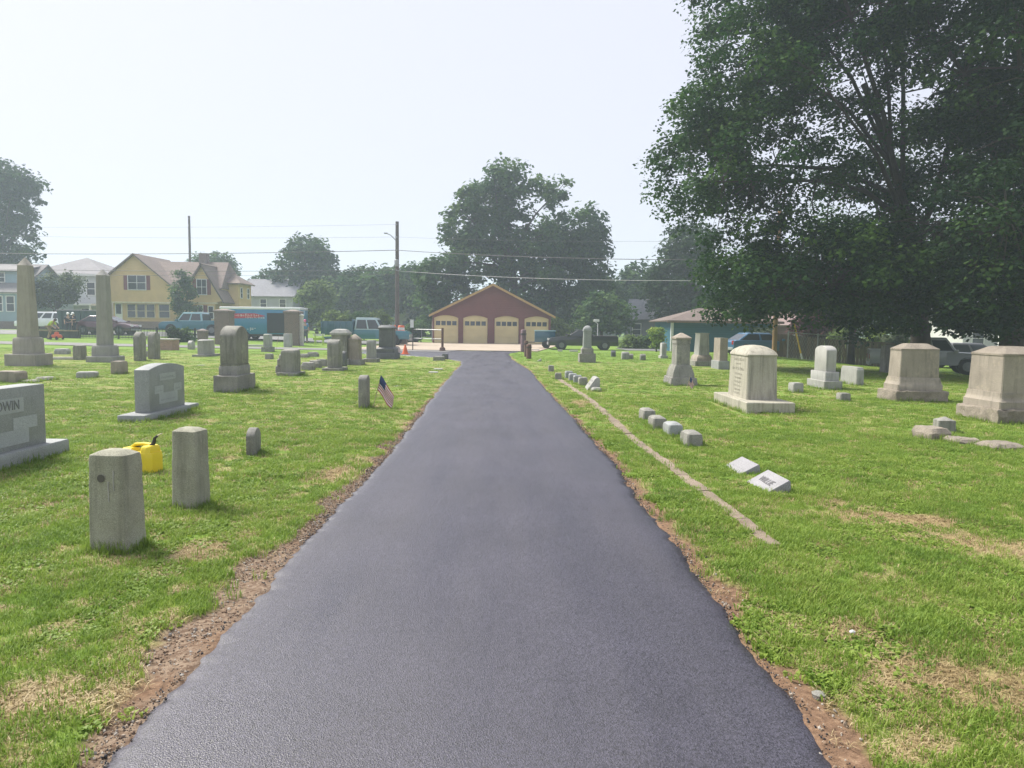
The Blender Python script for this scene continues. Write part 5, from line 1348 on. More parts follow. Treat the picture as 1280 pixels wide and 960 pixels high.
# white wagon
vehicle('white_wagon', 'white estate car parked behind the tan obelisk', 'car', gl(57, 68), 180, 4.7, 1.8, [(-2.35, .3), (-2.35, .95), (-2.2, 1.05), (.9, 1.0), (2.1, .82), (2.35, .7), (2.35, .3)], (-2.3, 1.15, -2.05, .35, .98, 1.66, .18), paint('white_paint', (.72, .73, .76)), split=(.33, .66))
# maroon car
vehicle('maroon_car', 'dark maroon car parked behind the grey obelisk', 'car', gl(134, 58), 0, 4.7, 1.8, [(-2.35, .3), (-2.35, .85), (-2.1, .98), (.9, .98), (2.0, .82), (2.35, .68), (2.35, .3)], (-1.9, 1.35, -1.0, .35, .95, 1.48, .2), paint('maroon_paint', (.085, .03, .04)), split=(.5,))
TEAL = paint('teal_paint', (.014, .13, .175)); TEALD = paint('deep_teal_paint', (.012, .085, .125))
def pickup(name, label, loc, yaw, pm, roofm=None, top=1.85, bed=True, L=5.5):
    o = vehicle(name, label, 'pickup', loc, yaw, L, 1.95, [(-L/2, .42), (-L/2, .55), (.75, .55), (.75, 1.12), (L/2 - .3, 1.06), (L/2, .85), (L/2, .42)], (-.9, 1.3, -.75, .75, 1.08, top, .14), pm, wheel_r=.39, roofm=roofm, split=(.5,), wx=(-L * .3, L * .315))
    if bed:
        m = MB(); m.box(-L/2, -.95, -.975, -.9, .5, 1.18); m.box(-L/2, -.95, .9, .975, .5, 1.18); m.box(-L/2, -L/2 + .07, -.9, .9, .5, 1.18); m.box(-1.02, -.95, -.9, .9, .5, 1.18); m.build('bed', pm, o, bevel=.02)
        MB().box(-L/2 + .1, -.9, -.9, .9, .52, .6).build('bed_floor', DK, o)
    MB().box(-.95, .8, -.97, .97, .5, 1.12).build('cab_body', pm, o, bevel=.04)
    return o
pickup('teal_pickup', 'teal work pickup with pale cab behind the short brick pier', gl(246, 60.5), 180, TEAL, roofm=paint('pale_teal_roof', (.25, .42, .46)))
# blue enclosed trailer / van
def blue_van():
    o = empty('blue_van', gl(331, 57), 0, 'long bright blue box van with white roof and open dark side doorway', 'van')
    BL = paint('van_blue', (.012, .17, .31)); L, W = 6.2, 2.2
    MB().box(-L/2, L/2, -W/2, W/2, .45, 2.38).build('body', BL, o, bevel=.05); MB().box(-L/2 - .03, L/2 + .03, -W/2 - .03, W/2 + .03, 2.36, 2.56).build('roof', paint('van_white', (.8, .8, .8)), o, bevel=.06)
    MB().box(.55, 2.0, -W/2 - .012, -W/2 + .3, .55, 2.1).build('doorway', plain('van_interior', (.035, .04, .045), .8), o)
    MB().box(2.05, 3.05, -W/2 - .02, -W/2 + .02, .55, 2.15).build('side_door', BL, o, bevel=.01)
    MB().prism([(-2.9, 1.62), (-.2, 1.72), (.45, 1.86), (-.4, 2.06), (-2.6, 2.02)], 'y', -W/2 - .015, -W/2).build('red_banner', plain('banner_red', (.42, .03, .05), .5), o)
    glyphs(o, lambda u, v: (u, -W/2 - .0175, v), [(1.82, -2.5, -.1, .2), (1.66, -1.1, .3, .13)], TRIMW, 'banner_lettering', 11)
    glyphs(o, lambda u, v: (u, -W/2 - .0145, v), [(.72, -1.0, -.35, .26)], TRIMW, 'number_lettering', 4)
    for x in (-1.9, -1.1, 2.4):
        for s in (-1, 1):
            w = MB().lathe([(.3, -.1), (.36, -.07), (.36, .07), (.3, .1)], (x, s * (W / 2 - .1), .36), 16, 'y').build('wheel', TYRE, o, smooth=True); MB().lathe([(.2, -.105), (.2, .105)], (x, s * (W / 2 - .1), .36), 12, 'y').build('rim', RIM, w)
    for x in (-2.95, 2.95): MB().box(x - .06, x + .06, -W/2 - .02, -W/2 + .01, .9, 1.0).build('marker_lamp', TAIL, o)
    MB().box(-L/2 + .1, L/2 - .1, -W/2 + .1, W/2 - .1, .3, .47).build('chassis', DK, o)
blue_van()
o = pickup('teal_dump_truck', 'teal dump bed work truck parked behind the cluster of headstones', gl(460, 56.2), 0, TEAL, roofm=paint('pale_cab_roof', (.35, .45, .48)), top=2.05, bed=False, L=6.7); o['category'] = 'truck'
m = MB(); m.box(-3.4, -.95, -1.05, -.98, .75, 1.75); m.box(-3.4, -.95, .98, 1.05, .75, 1.75); m.box(-3.4, -3.32, -.98, .98, .75, 1.75); m.box(-1.03, -.95, -.98, .98, .75, 1.9); m.box(-3.4, -.95, -.98, .98, .72, .8); m.build('dump_body', TEALD, o, bevel=.015)
for k in range(6): MB().box(-3.3 + k * .45, -3.22 + k * .45, -1.1, -1.05, .75, 1.74).build('stake', TEALD, o)
# low black pickup by the lawn's far edge
o = vehicle('black_pickup', 'low black pickup with red tail lamp parked along the far lawn edge', 'pickup', gl(728, 51.5), 180, 4.9, 1.75, [(-2.45, .28), (-2.45, .95), (-.7, .95), (-.7, .98), (1.15, .95), (2.2, .84), (2.45, .66), (2.45, .28)], (-.75, 1.15, -.45, .35, .93, 1.4, .16), paint('black_paint', (.02, .021, .022)), wheel_r=.31, split=(.45,))
MB().box(-2.4, -.8, -.8, .8, .94, .99).build('bed_cover', DK, o); MB().tube([(-1.15, -.5, .98), (-1.15, -.5, 1.85), (-.95, -.5, 2.0)], .03, 6).build('pole', TRIMW, o)
MB().box(-1.25, -.85, -.56, -.44, 1.98, 2.16).build('beacon', TRIMW, o, bevel=.02)
o = empty('teal_trailer', gl(681, 53.5), 0, 'small teal utility trailer in front of the garage corner', 'trailer')
MB().box(-.75, .75, -.6, .6, .45, 1.25).build('box', TEALD, o, bevel=.03); MB().box(-.78, .78, -.63, .63, 1.24, 1.32).build('lid', paint('pale_teal_roof', (.25, .42, .46)), o, bevel=.02)
for s in (-1, 1): MB().lathe([(.22, -.08), (.28, -.05), (.28, .05), (.22, .08)], (.1, s * .66, .28), 14, 'y').build('wheel', TYRE, o, smooth=True)
MB().tube([(-.7, 0, .45), (-1.5, 0, .42)], .04, 6).build('tow_bar', DK, o)
vehicle('blue_car', 'blue car half hidden behind the cream monument', 'car', gl(950, 46), 10, 4.4, 1.75, [(-2.2, .3), (-2.2, .85), (-2.0, .95), (.9, .92), (1.9, .8), (2.2, .65), (2.2, .3)], (-1.9, 1.2, -1.1, .3, .9, 1.42, .2), paint('blue_paint', (.04, .13, .24)))
pickup('silver_pickup', 'silver pickup parked behind the sandstone monuments under the trees', gl(1160, 38), -22, paint('silver_paint', (.24, .25, .265)))
vehicle('dark_car', 'dark car parked beyond the silver pickup near the white house', 'car', gl(1215, 45), 0, 4.5, 1.8, [(-2.25, .3), (-2.25, .9), (-2.0, 1.0), (.9, .96), (1.95, .82), (2.25, .65), (2.25, .3)], (-1.95, 1.2, -1.5, .3, .93, 1.55, .2), paint('grey_paint', (.09, .09, .1)))

# dumpster, planter, barricade, drums, cone
def dumpster():
    o = empty('dumpster', gl(97, 63), 0, 'dark green steel dumpster behind the workers in white caps', 'dumpster'); DG = plain('dumpster_green', (.03, .07, .06), .6, .2)
    MB().hexa([(-1.1, -.8, .1), (1.1, -.8, .1), (1.1, .8, .1), (-1.1, .8, .1)], [(-1.2, -.95, 1.75), (1.2, -.95, 1.75), (1.2, .95, 1.75), (-1.2, .95, 1.75)]).build('body', DG, o, bevel=.03)
    MB().box(-1.24, 1.24, -1.0, 1.0, 1.74, 1.82).build('lid', plain('grey_lid', (.2, .21, .21), .6), o, bevel=.02)
    for x in (-.8, 0, .8): MB().box(x - .05, x + .05, -.98, -.86, .2, 1.7).build('rib', DG, o)
dumpster()
o = empty('brick_planter', tuple(G(203, 438)), 0, 'small brick planter holding a pale green bush', 'planter')
m = MB(); m.box(-.55, .55, 0, .1, 0, .6); m.box(-.55, .55, .8, .9, 0, .6); m.box(-.55, -.45, .1, .8, 0, .6); m.box(.45, .55, .1, .8, 0, .6); m.build('brick_wall', brick('planter_brick', (.33, .17, .12)), o); MB().box(-.6, .6, -.05, .95, .6, .66).build('coping', KST, o); MB().box(-.45, .45, .1, .8, .3, .55).build('soil', plain('soil', (.06, .04, .03), .95), o)
HV = plain('hi_vis_yellow', (.42, .55, .06), .6)
g = G(399, 431); o = empty('barricade', tuple(g), 0, 'yellow green folding barricade standing between van and dump truck', 'barricade')
for s in (-1, 1):
    for q in (-1, 1): MB().tube([(s * .28, q * .22, 0), (s * .28, q * .02, .8)], .035, 6).build('leg', HV, o)
for z in (.72, .42): MB().box(-.42, .42, -.16 + z * .15, -.12 + z * .15, z - .08, z + .08).build('board', HV if z < .6 else TRIMW, o)
ORG = plain('safety_orange', (.68, .13, .03), .5)
for (px, lab) in ((491, 'white banded traffic drum beside the utility pole, nearer the truck cab'), (501.5, 'white banded orange traffic drum behind the teal bonnet, beside its twin')):
    o = empty('traffic_drum', gl(px, 58.5, .55), 0, lab, 'traffic drum'); MB().lathe([(.3, 0), (.28, .45), (.26, .9), (.2, .98)], (0, 0, 0), 14).build('body', ORG, o, smooth=True)
    for z in (.2, .6): MB().lathe([(.3 - .04 * z, z), (.3 - .04 * z - .003, z + .2)], (0, 0, 0), 14).build('band', TRIMW, o)
    MB().box(-.45, .45, -.45, .45, -.55, 0.0).build('pallet', WOODF[0], o)
o = empty('traffic_cone', tuple(G(506.5, 443)), 0, 'small orange traffic cone at the lawn edge by the pipe gate', 'traffic cone'); MB().lathe([(.17, .04), (.04, .52), (.03, .54)], (0, 0, 0), 12).build('cone', ORG, o, smooth=True); MB().box(-.22, .22, -.22, .22, 0, .045).build('base', ORG, o); MB().lathe([(.125, .2), (.085, .34)], (0, 0, 0), 12).build('band', TRIMW, o)
o = empty('cable_spool', tuple(G(495, 442)), math.radians(30), 'small white spool lying beside the dark granite monument', 'spool'); SPW = plain('spool_white', (.6, .55, .5), .7)
for y in (-.12, .1): MB().lathe([(.22, 0), (.22, .025)], (0, y, .22), 16, 'y').build('flange', SPW, o)
MB().lathe([(.09, -.12), (.09, .12)], (0, 0, .22), 12, 'y').build('core', DK, o)

# ------------------------------------------------------------------ people
SKIN = plain('skin', (.42, .26, .19), .6); 
def skinned(name, verts, edges, radii, mat, parent, root=0, sub=1):
    me = bpy.data.meshes.new(name); me.from_pydata(verts, edges, []); me.materials.append(mat)
    o = link(name, me, parent)
    md = o.modifiers.new('skin', 'SKIN'); md.use_smooth_shade = True
    for i, d in enumerate(me.skin_vertices[0].data):
        r = radii[i]; d.radius = (r, r) if not hasattr(r, '__len__') else r; d.use_root = (i == root)
    s = o.modifiers.new('sub', 'SUBSURF'); s.levels = sub; s.render_levels = sub
    return o
def person(label, loc, yaw, J, shirt, trousers, cap=None, hair=(.05, .035, .025), long_trousers=True):
    """J: joints pelvis, chest, neck, head, and per side shoulder, elbow, wrist, hip, knee, ankle; person faces -y locally"""
    o = empty('person', loc, math.radians(yaw), label, 'person', 'people by the lane')
    V = [J['pelvis'], J['chest'], J['neck'], J['head']]; E = [(0, 1), (1, 2), (2, 3)]; R = [(.13, .1), (.15, .11), .055, .085]
    hd = Vector(J['head']); up = (hd - Vector(J['neck'])).normalized()
    V.append(tuple(hd + up * .12)); E.append((3, 4)); R.append(.075)
    for s in ('l', 'r'):
        b = len(V); V += [J['sh' + s], J['el' + s], J['wr' + s]]; E += [(1, b), (b, b + 1), (b + 1, b + 2)]; R += [.06, .045, .032]
        w = Vector(J['wr' + s]); dr = (w - Vector(J['el' + s])).normalized(); sd = dr.orthogonal().normalized(); pm_ = len(V)
        V.append(tuple(w + dr * .07)); E.append((b + 2, pm_)); R.append(.032)
        for k in range(4):
            f0 = len(V); off = sd * (.024 * (k - 1.5)); ln = (.07, .085, .08, .06)[k]
            bend = dr.cross(sd) * .02
            V += [tuple(w + dr * (.09 + ln * .45) + off * 1.3), tuple(w + dr * (.09 + ln) + off * 1.35 + bend)]; E += [(pm_, f0), (f0, f0 + 1)]; R += [.010, .008]
        f0 = len(V); V += [tuple(w + dr * .05 + sd * .05), tuple(w + dr * .09 + sd * .065)]; E += [(pm_, f0), (f0, f0 + 1)]; R += [.011, .009]
        b = len(V); V += [J['hp' + s], J['kn' + s], J['an' + s]]; E += [(0, b), (b, b + 1), (b + 1, b + 2)]; R += [.09, .06, .042]
        a = Vector(J['an' + s]); V.append((a.x, a.y - .13, a.z - .05)); E.append((b + 2, len(V) - 1)); R.append(.036)
    skinned('body', V, E, R, SKIN, o)
    # clothing
    V = [J['pelvis'], J['chest'], J['neck']]; E = [(0, 1), (1, 2)]; R = [(.155, .125), (.18, .135), .075]
    for s in ('l', 'r'):
        b = len(V); sh, el = Vector(J['sh' + s]), Vector(J['el' + s]); V += [tuple(sh), tuple(sh.lerp(el, .85))]; E += [(1, b), (b, b + 1)]; R += [.082, .066]
    skinned('shirt', V, E, R, shirt, o)
    V = [tuple(Vector(J['pelvis']) + Vector((0, 0, .05)))]; E = []; R = [(.165, .13)]
    for s in ('l', 'r'):
        b = len(V); hp, kn, an = Vector(J['hp' + s]), Vector(J['kn' + s]), Vector(J['an' + s])
        V += [tuple(hp), tuple(kn)] + ([tuple(kn.lerp(an, .92))] if long_trousers else []); E += [(0, b), (b, b + 1)] + ([(b + 1, b + 2)] if long_trousers else []); R += [.11, .082] + ([.066] if long_trousers else [])
    skinned('trousers', V, E, R, trousers, o)
    for s in ('l', 'r'):
        a = Vector(J['an' + s]); m = MB(); m.hexa([(a.x - .05, a.y - .2, a.z - .1), (a.x + .05, a.y - .2, a.z - .1), (a.x + .05, a.y + .09, a.z - .1), (a.x - .05, a.y + .09, a.z - .1)], [(a.x - .04, a.y - .15, a.z - .03), (a.x + .04, a.y - .15, a.z - .03), (a.x + .045, a.y + .07, a.z + .03), (a.x - .045, a.y + .07, a.z + .03)]); m.build('shoe', DK, o, bevel=.02)
    q = up.to_track_quat('Z', 'Y').to_matrix().to_4x4(); M = Matrix.Translation(hd + up * .05) @ q
    h = MB().lathe([(.098, .0), (.105, .05), (.092, .11), (.05, .145), (.01, .152)], (0, 0, 0), 14).build('hair' if cap is None else 'cap', plain('hair', hair, .8) if cap is None else cap, o, smooth=True); h.matrix_local = M
    if cap is not None:
        b = MB().box(-.07, .07, -.2, -.06, .015, .03).build('cap_brim', cap, h, bevel=.006)
    f = MB()
    fm = Matrix.Translation(hd) @ q
    n = MB().hexa([(-.018, -.085, .02), (.018, -.085, .02), (.012, -.08, .02), (-.012, -.08, .02)], [(-.008, -.09, .07), (.008, -.09, .07), (.006, -.08, .07), (-.006, -.08, .07)]).build('nose', SKIN, o); n.matrix_local = fm
    e = MB(); e.box(-.045, -.02, -.09, -.07, .06, .072); e.box(.02, .045, -.09, -.07, .06, .072); eo = e.build('eyes', DK, o); eo.matrix_local = fm
    mo = MB().box(-.025, .025, -.088, -.07, -.02, -.012).build('mouth', plain('lips', (.35, .15, .13), .6), o); mo.matrix_local = fm
    for s in (-1, 1): ea = MB().box(s * .085, s * .105, -.02, .02, .03, .08).build('ear', SKIN, o, bevel=.006); ea.matrix_local = fm
    return o
STAND = dict(pelvis=(0, 0, .95), chest=(0, -.02, 1.30), neck=(0, -.02, 1.48), head=(0, -.04, 1.58), shl=(-.19, -.01, 1.40), ell=(-.25, .0, 1.14), wrl=(-.22, -.16, .97), shr=(.19, -.01, 1.40), elr=(.25, .02, 1.14), wrr=(.27, -.06, .90), hpl=(-.1, 0, .90), knl=(-.11, -.02, .50), anl=(-.12, .03, .1), hpr=(.1, 0, .90), knr=(.11, -.02, .50), anr=(.13, .03, .1))
TALK = dict(STAND, elr=(.27, -.06, 1.18), wrr=(.12, -.28, 1.2), head=(.01, -.06, 1.58), knl=(-.12, -.06, .5))
BEND = dict(pelvis=(0, .12, .92), chest=(0, -.16, 1.16), neck=(0, -.30, 1.28), head=(0, -.38, 1.33), shl=(-.19, -.22, 1.22), ell=(-.22, -.32, .98), wrl=(-.17, -.50, .86), shr=(.19, -.22, 1.22), elr=(.22, -.32, .98), wrr=(.17, -.50, .86), hpl=(-.1, .1, .88), knl=(-.11, -.06, .5), anl=(-.12, .02, .1), hpr=(.1, .1, .88), knr=(.11, .1, .5), anr=(.12, .34, .12))
NAVY = plain('navy_cloth', (.03, .04, .06), .85); CAPW = plain('white_cap', (.75, .75, .74), .7); KHAKI = plain('khaki', (.33, .25, .17), .85); BLUEC = plain('blue_shirt', (.10, .22, .38), .8); JEAN = plain('grey_trousers', (.13, .13, .15), .85); PINK = plain('pink_cap', (.5, .1, .22), .7)
person('person in a yellow green hi-vis shirt bending over an orange mower', gl(62.5, 51.6), 78, BEND, HV, KHAKI, None)
person('person in dark clothes and white cap nearer the white estate car', gl(85.5, 56.5), 25, STAND, NAVY, NAVY, CAPW)
person('person in dark clothes and white cap nearer the maroon car', gl(93, 56.8), -30, TALK, NAVY, NAVY, CAPW)
person('person in a blue shirt and pink cap beside the white gate post', gl(381.5, 54.6), 10, STAND, BLUEC, JEAN, PINK)
def mower():
    x, y, z = gl(70.5, 51.4); o = empty('lawn_mower', (x, y, z), math.radians(168), 'orange lawn mower pushed by the person in hi-vis', 'lawn mower')
    loft([(.62, .48, .12), (.66, .5, .18), (.6, .44, .32), (.4, .3, .36)], .08).build('deck', plain('mower_orange', (.6, .10, .04), .45), o, smooth=True); loft([(.28, .26, .35), (.26, .24, .5), (.18, .16, .55)], .05).build('engine', plain('mower_orange', (.6, .10, .04), .45), o)
    for sx in (-.24, .24):
        for sy in (-.28, .28): MB().lathe([(.1, -.02), (.12, 0), (.1, .02)], (sx, sy, .12), 12, 'y').build('wheel', TYRE, o)
    for s in (-.2, .2): MB().tube([(.28, s, .25), (.62, s, .8), (.72, s, .84)], .014, 6).build('handle_bar', DK, o)
    MB().tube([(.72, -.2, .84), (.72, .2, .84)], .016, 6).build('grip', DK, o)
mower()
# ------------------------------------------------------------------ trees and shrubs
def leaf_mat(name, c0, c1, c2, trans=0.3):
    m, nt, b, out = nmat(name)
    a = N(nt, 'ShaderNodeAttribute', attribute_name='tint')
    c = ramp(nt, a.outputs['Fac'], [(0.0, c0), (0.5, c1), (1.0, c2)])
    nt.links.new(c, b.inputs['Base Color']); b.inputs['Roughness'].default_value = 0.7; b.inputs['Specular IOR Level'].default_value = 0.15
    tr = nt.nodes.new('ShaderNodeBsdfTranslucent'); nt.links.new(c, tr.inputs[0])
    mx = nt.nodes.new('ShaderNodeMixShader'); mx.inputs[0].default_value = trans
    nt.links.new(b.outputs[0], mx.inputs[1]); nt.links.new(tr.outputs[0], mx.inputs[2]); nt.links.new(mx.outputs[0], out.inputs[0]); return m
LF_MAPLE = leaf_mat('maple_leaves', (0.012, 0.042, 0.010), (0.026, 0.075, 0.014), (0.062, 0.125, 0.020), .38)
LF_DEEP = leaf_mat('deep_maple_leaves', (0.010, 0.032, 0.010), (0.020, 0.054, 0.013), (0.046, 0.092, 0.017), .32)
LF_MID = leaf_mat('mid_leaves', (0.030, 0.078, 0.022), (0.056, 0.118, 0.032), (0.10, 0.165, 0.042), .38)
LF_LIGHT = leaf_mat('light_leaves', (0.07, 0.11, 0.03), (0.11, 0.17, 0.04), (0.18, 0.25, 0.06), .35)
LF_LIME = leaf_mat('lime_leaves', (0.13, 0.21, 0.03), (0.22, 0.32, 0.05), (0.32, 0.40, 0.08), .35)
LF_RED = leaf_mat('red_leaves', (0.045, 0.018, 0.02), (0.08, 0.03, 0.03), (0.13, 0.05, 0.045), .3)
LF_GREY = leaf_mat('grey_leaves', (0.06, 0.09, 0.045), (0.09, 0.12, 0.06), (0.13, 0.16, 0.08), .3)
BARK = stone('bark', (0.055, 0.046, 0.038), .95, .2, .0, .3, .35, 1.0, (.09, .1, .07))

def leaf_cloud(name, cen, nrm, size, tint, mat, parent, rs, kind=None):
    n = len(cen)
    nrm = nrm / np.linalg.norm(nrm, axis=1, keepdims=True)
    r = rs.normal(size=(n, 3)); u = np.cross(nrm, r); u /= np.linalg.norm(u, axis=1, keepdims=True) + 1e-9; v = np.cross(nrm, u)
    s = size[:, None]
    p0 = cen - u * s * .55; p1 = cen + v * s * .42 - nrm * s * .10; p2 = cen + u * s * .6 - nrm * s * .12; p3 = cen - v * s * .42 - nrm * s * .10
    co = np.stack([p0, p1, p2, p3], 1).reshape(-1, 3)
    me = bpy.data.meshes.new(name); me.vertices.add(4 * n); me.vertices.foreach_set('co', co.astype(np.float32).ravel())
    idx = np.arange(4 * n, dtype=np.int32); me.loops.add(4 * n); me.loops.foreach_set('vertex_index', idx)
    me.polygons.add(n); me.polygons.foreach_set('loop_start', np.arange(0, 4 * n, 4, dtype=np.int32)); me.update(calc_edges=True)
    a = me.attributes.new('tint', 'FLOAT', 'POINT'); a.data.foreach_set('value', np.repeat(tint, 4).astype(np.float32))
    me.materials.append(mat)
    return link(name, me, parent, kind)

def E(px, py, rx, ry, Y, dep=None):
    c = P(px, py, Y); k = Y / FPX; return (c.x, c.y, c.z, rx * k, dep if dep else rx * k, ry * k)

def tree(name, label, base, ells, ncl, nleaf, lsize, mat, trunk_r, seed, clr=0.9, cat='tree', group=None, flat=0.62, fork=0.35, shell=0.5, limbs=9, trunk_h=None, bark=BARK, lean=(0, 0), extra=()):
    rs = np.random.default_rng(seed); rp = random.Random(seed)
    base = Vector(base); o = empty(name, tuple(base), 0, label, cat, group)
    el = np.array(ells, float); w = (el[:, 3] * el[:, 4] * el[:, 5]) ** (2 / 3); w /= w.sum()
    C = []; tries = 0
    while len(C) < ncl and tries < ncl * 20:
        tries += 1
        e = el[rs.choice(len(el), p=w)]; d = rs.normal(size=3); d /= np.linalg.norm(d)
        rad = shell + (1 - shell) * rs.uniform() ** 0.5
        c = e[:3] + d * e[3:] * rad * 0.93
        if c[2] < base.z + (0.4 if trunk_r > .06 else 0.05): continue
        C.append(c)
    C = np.array(C + [np.array(x) for x in extra])
    cl = clr * rs.uniform(.65, 1.35, len(C))
    # leaves
    per = rs.poisson(nleaf, len(C)); ci = np.repeat(np.arange(len(C)), per); n = len(ci)
    d = rs.normal(size=(n, 3)); d /= np.linalg.norm(d, axis=1, keepdims=True)
    off = d * (rs.uniform(size=(n, 1)) ** 0.45) * cl[ci][:, None]; off[:, 2] *= flat
    # droop towards the rim of each spray
    off[:, 2] -= 0.25 * (off[:, 0] ** 2 + off[:, 1] ** 2) / cl[ci]
    cen = C[ci] + off - np.array(base)
    nrm = d * .55 + np.array([0, 0, .75]) + rs.normal(size=(n, 3)) * .45
    tint = np.clip(.42 + .28 * rs.normal(size=len(C))[ci] + .15 * rs.normal(size=n), 0, 1)
    leaf_cloud('crown', cen, nrm, lsize * rs.uniform(.6, 1.35, n), tint, mat, o, rs, None)
    # trunk and limbs
    ctr = C.mean(0); top = C[:, 2].max(); th = trunk_h or (base.z + (top - base.z) * .62)
    m = MB(); tp = []; nt_ = 9
    for i in range(nt_):
        t = i / (nt_ - 1); x = base.x + (ctr[0] - base.x) * t ** 2 * .7 + .12 * trunk_r * 4 * math.sin(3.1 * t + seed) * t; y = base.y + (ctr[1] - base.y) * t ** 2 * .7
        tp.append(Vector((x - base.x, y - base.y, (th - base.z) * t - .15 * (i == 0))))
    rad = [trunk_r * (1.45 if i == 0 else 1.12 if i == 1 else 1.0 - .72 * i / (nt_ - 1)) for i in range(nt_)]
    m.tube(tp, rad, 12); trunk = m.build('trunk', bark, o, smooth=True)
    # limbs
    sel = [int(rs.integers(len(C)))]; D = np.linalg.norm(C - C[sel[0]], axis=1)
    for _ in range(min(limbs, len(C)) - 1):
        j = int(D.argmax()); sel.append(j); D = np.minimum(D, np.linalg.norm(C - C[j], axis=1))
    P_ = []; 
    for j in sel:
        tgt = Vector(C[j]) - base; f = fork + (.9 - fork) * rp.random(); f = min(f, max(.12, .85 * tgt.z / max(.1, tp[-1].z)))
        q = f * (nt_ - 1); i0 = min(int(q), nt_ - 2); st = tp[i0].lerp(tp[i0 + 1], q - i0); r0 = trunk_r * (1 - .72 * f) * .55
        mid = st.lerp(tgt, .5) + Vector((rp.uniform(-.1, .1), rp.uniform(-.1, .1), .18)) * (tgt - st).length * .5
        pts = [st, st.lerp(mid, .5) + Vector((0, 0, .05 * (tgt - st).length)), mid, mid.lerp(tgt, .55), tgt]
        MB().tube(pts, [r0, r0 * .8, r0 * .55, r0 * .32, r0 * .12], 7).build('limb', bark, o, smooth=True)
        P_ += [(p, r0 * k) for p, k in zip(pts, (1, .8, .55, .32, .12))]
        P_ += [(pts[i].lerp(pts[i + 1], .5), r0 * k) for i, k in enumerate((.9, .65, .42, .2))]
    A = np.array([tuple(p) for p, _ in P_])
    tw = MB()
    for j in range(len(C)):
        c = Vector(C[j]) - base; dd = np.linalg.norm(A - np.array(c), axis=1); k = int(dd.argmin()); s, r0 = P_[k]
        if dd[k] < .3: continue
        r = min(r0 * .6, .012 + .012 * dd[k] * (trunk_r / .3)); mid = s.lerp(c, .5) + Vector((0, 0, .1 * dd[k])) + Vector((rp.uniform(-.1, .1), rp.uniform(-.1, .1), 0)) * dd[k]
        tw.tube([s, mid, c], [r, r * .7, r * .3], 4, cap=False)
    if tw.v: tw.build('branches', bark, o, smooth=True, kind='stuff')
    return o

# --- the great maples over the right hand lawn
Y1 = 30.0
b1 = P(1150, 470, Y1); b1.z = float(H(b1.x, Y1)) - .05
ells = [E(930,110,75,95,Y1,4.5), E(880,215,62,70,Y1,4.0), E(965,190,80,100,Y1-1,4.5), E(1040,60,110,100,Y1,5), E(1120,-60,160,120,Y1,6), E(930,320,62,60,Y1-1,3.8), E(1010,320,85,70,Y1-2,4.5), E(1090,230,80,80,Y1+2,4),
        E(1060,330,80,55,Y1-3,4), E(1150,320,85,70,Y1-3,4.5), E(960,20,95,90,Y1+1,4.5), E(1010,-120,140,110,Y1,6), E(870,150,45,45,Y1,3.2), E(1190,180,70,70,Y1+2,4), E(985,385,60,22,Y1-2,3.0), E(915,380,34,20,Y1,2.6), E(1095,390,55,22,Y1-3,3), E(1150,395,45,20,Y1-3,2.6)]
tree('maple_tree', 'huge dark maple whose crown hangs over the tiered headstone', b1, ells, 960, 150, .145, LF_MAPLE, .34, 11, clr=.88, limbs=16, trunk_h=11.5, shell=.35)
Y2 = 25.0
b2 = P(1262, 480, Y2); b2.z = float(H(b2.x, Y2)) - .05
ells = [E(1230,60,110,110,Y2,4.5), E(1290,170,110,100,Y2,5), E(1210,260,70,75,Y2-1,3.5), E(1290,300,90,80,Y2-1,4.5), E(1200,335,60,42,Y2-1,3), E(1260,372,75,30,Y2-2,3.5), E(1360,100,140,160,Y2,6), E(1250,-80,160,110,Y2,6), E(1380,300,110,90,Y2,5), E(1195,378,48,26,Y2,2.8), E(1278,398,30,34,Y2-1.5,2.6), E(1215,395,22,18,Y2+1,2)]
tree('maple_tree', 'dark maple at the picture edge beside the largest sandstone monument', b2, ells, 620, 130, .14, LF_DEEP, .36, 12, clr=.82, limbs=12, trunk_h=10, shell=.4)
Y3 = 40.0
b3 = P(1063, 460, Y3); b3.z = float(H(b3.x, Y3)) - .05
ells = [E(1060,330,55,70,Y3,3.2), E(1110,350,60,55,Y3,3.2), E(1010,345,50,45,Y3,3), E(1070,385,38,40,Y3,2.0), E(1150,370,50,35,Y3,3), E(945,350,45,45,Y3+2,3)]
tree('shade_tree', 'slim dark tree in the shade behind the pale upright slab', b3, ells, 200, 120, .19, LF_DEEP, .16, 13, clr=1.0, limbs=8, trunk_h=6)
Y4 = 36.0
b4 = P(1330, 470, Y4); b4.z = float(H(b4.x, Y4)) - .05
ells = [E(1320,250,110,140,Y4,5), E(1330,80,130,120,Y4,5), E(1250,330,60,50,Y4,3.5), E(1400,300,100,110,Y4,5), E(1200,380,40,30,Y4,3), E(1270,385,40,40,Y4,3)]
tree('shade_tree', 'broad dark tree behind the edge maple', b4, ells, 330, 110, .2, LF_DEEP, .35, 14, clr=1.25, limbs=9, trunk_h=10)

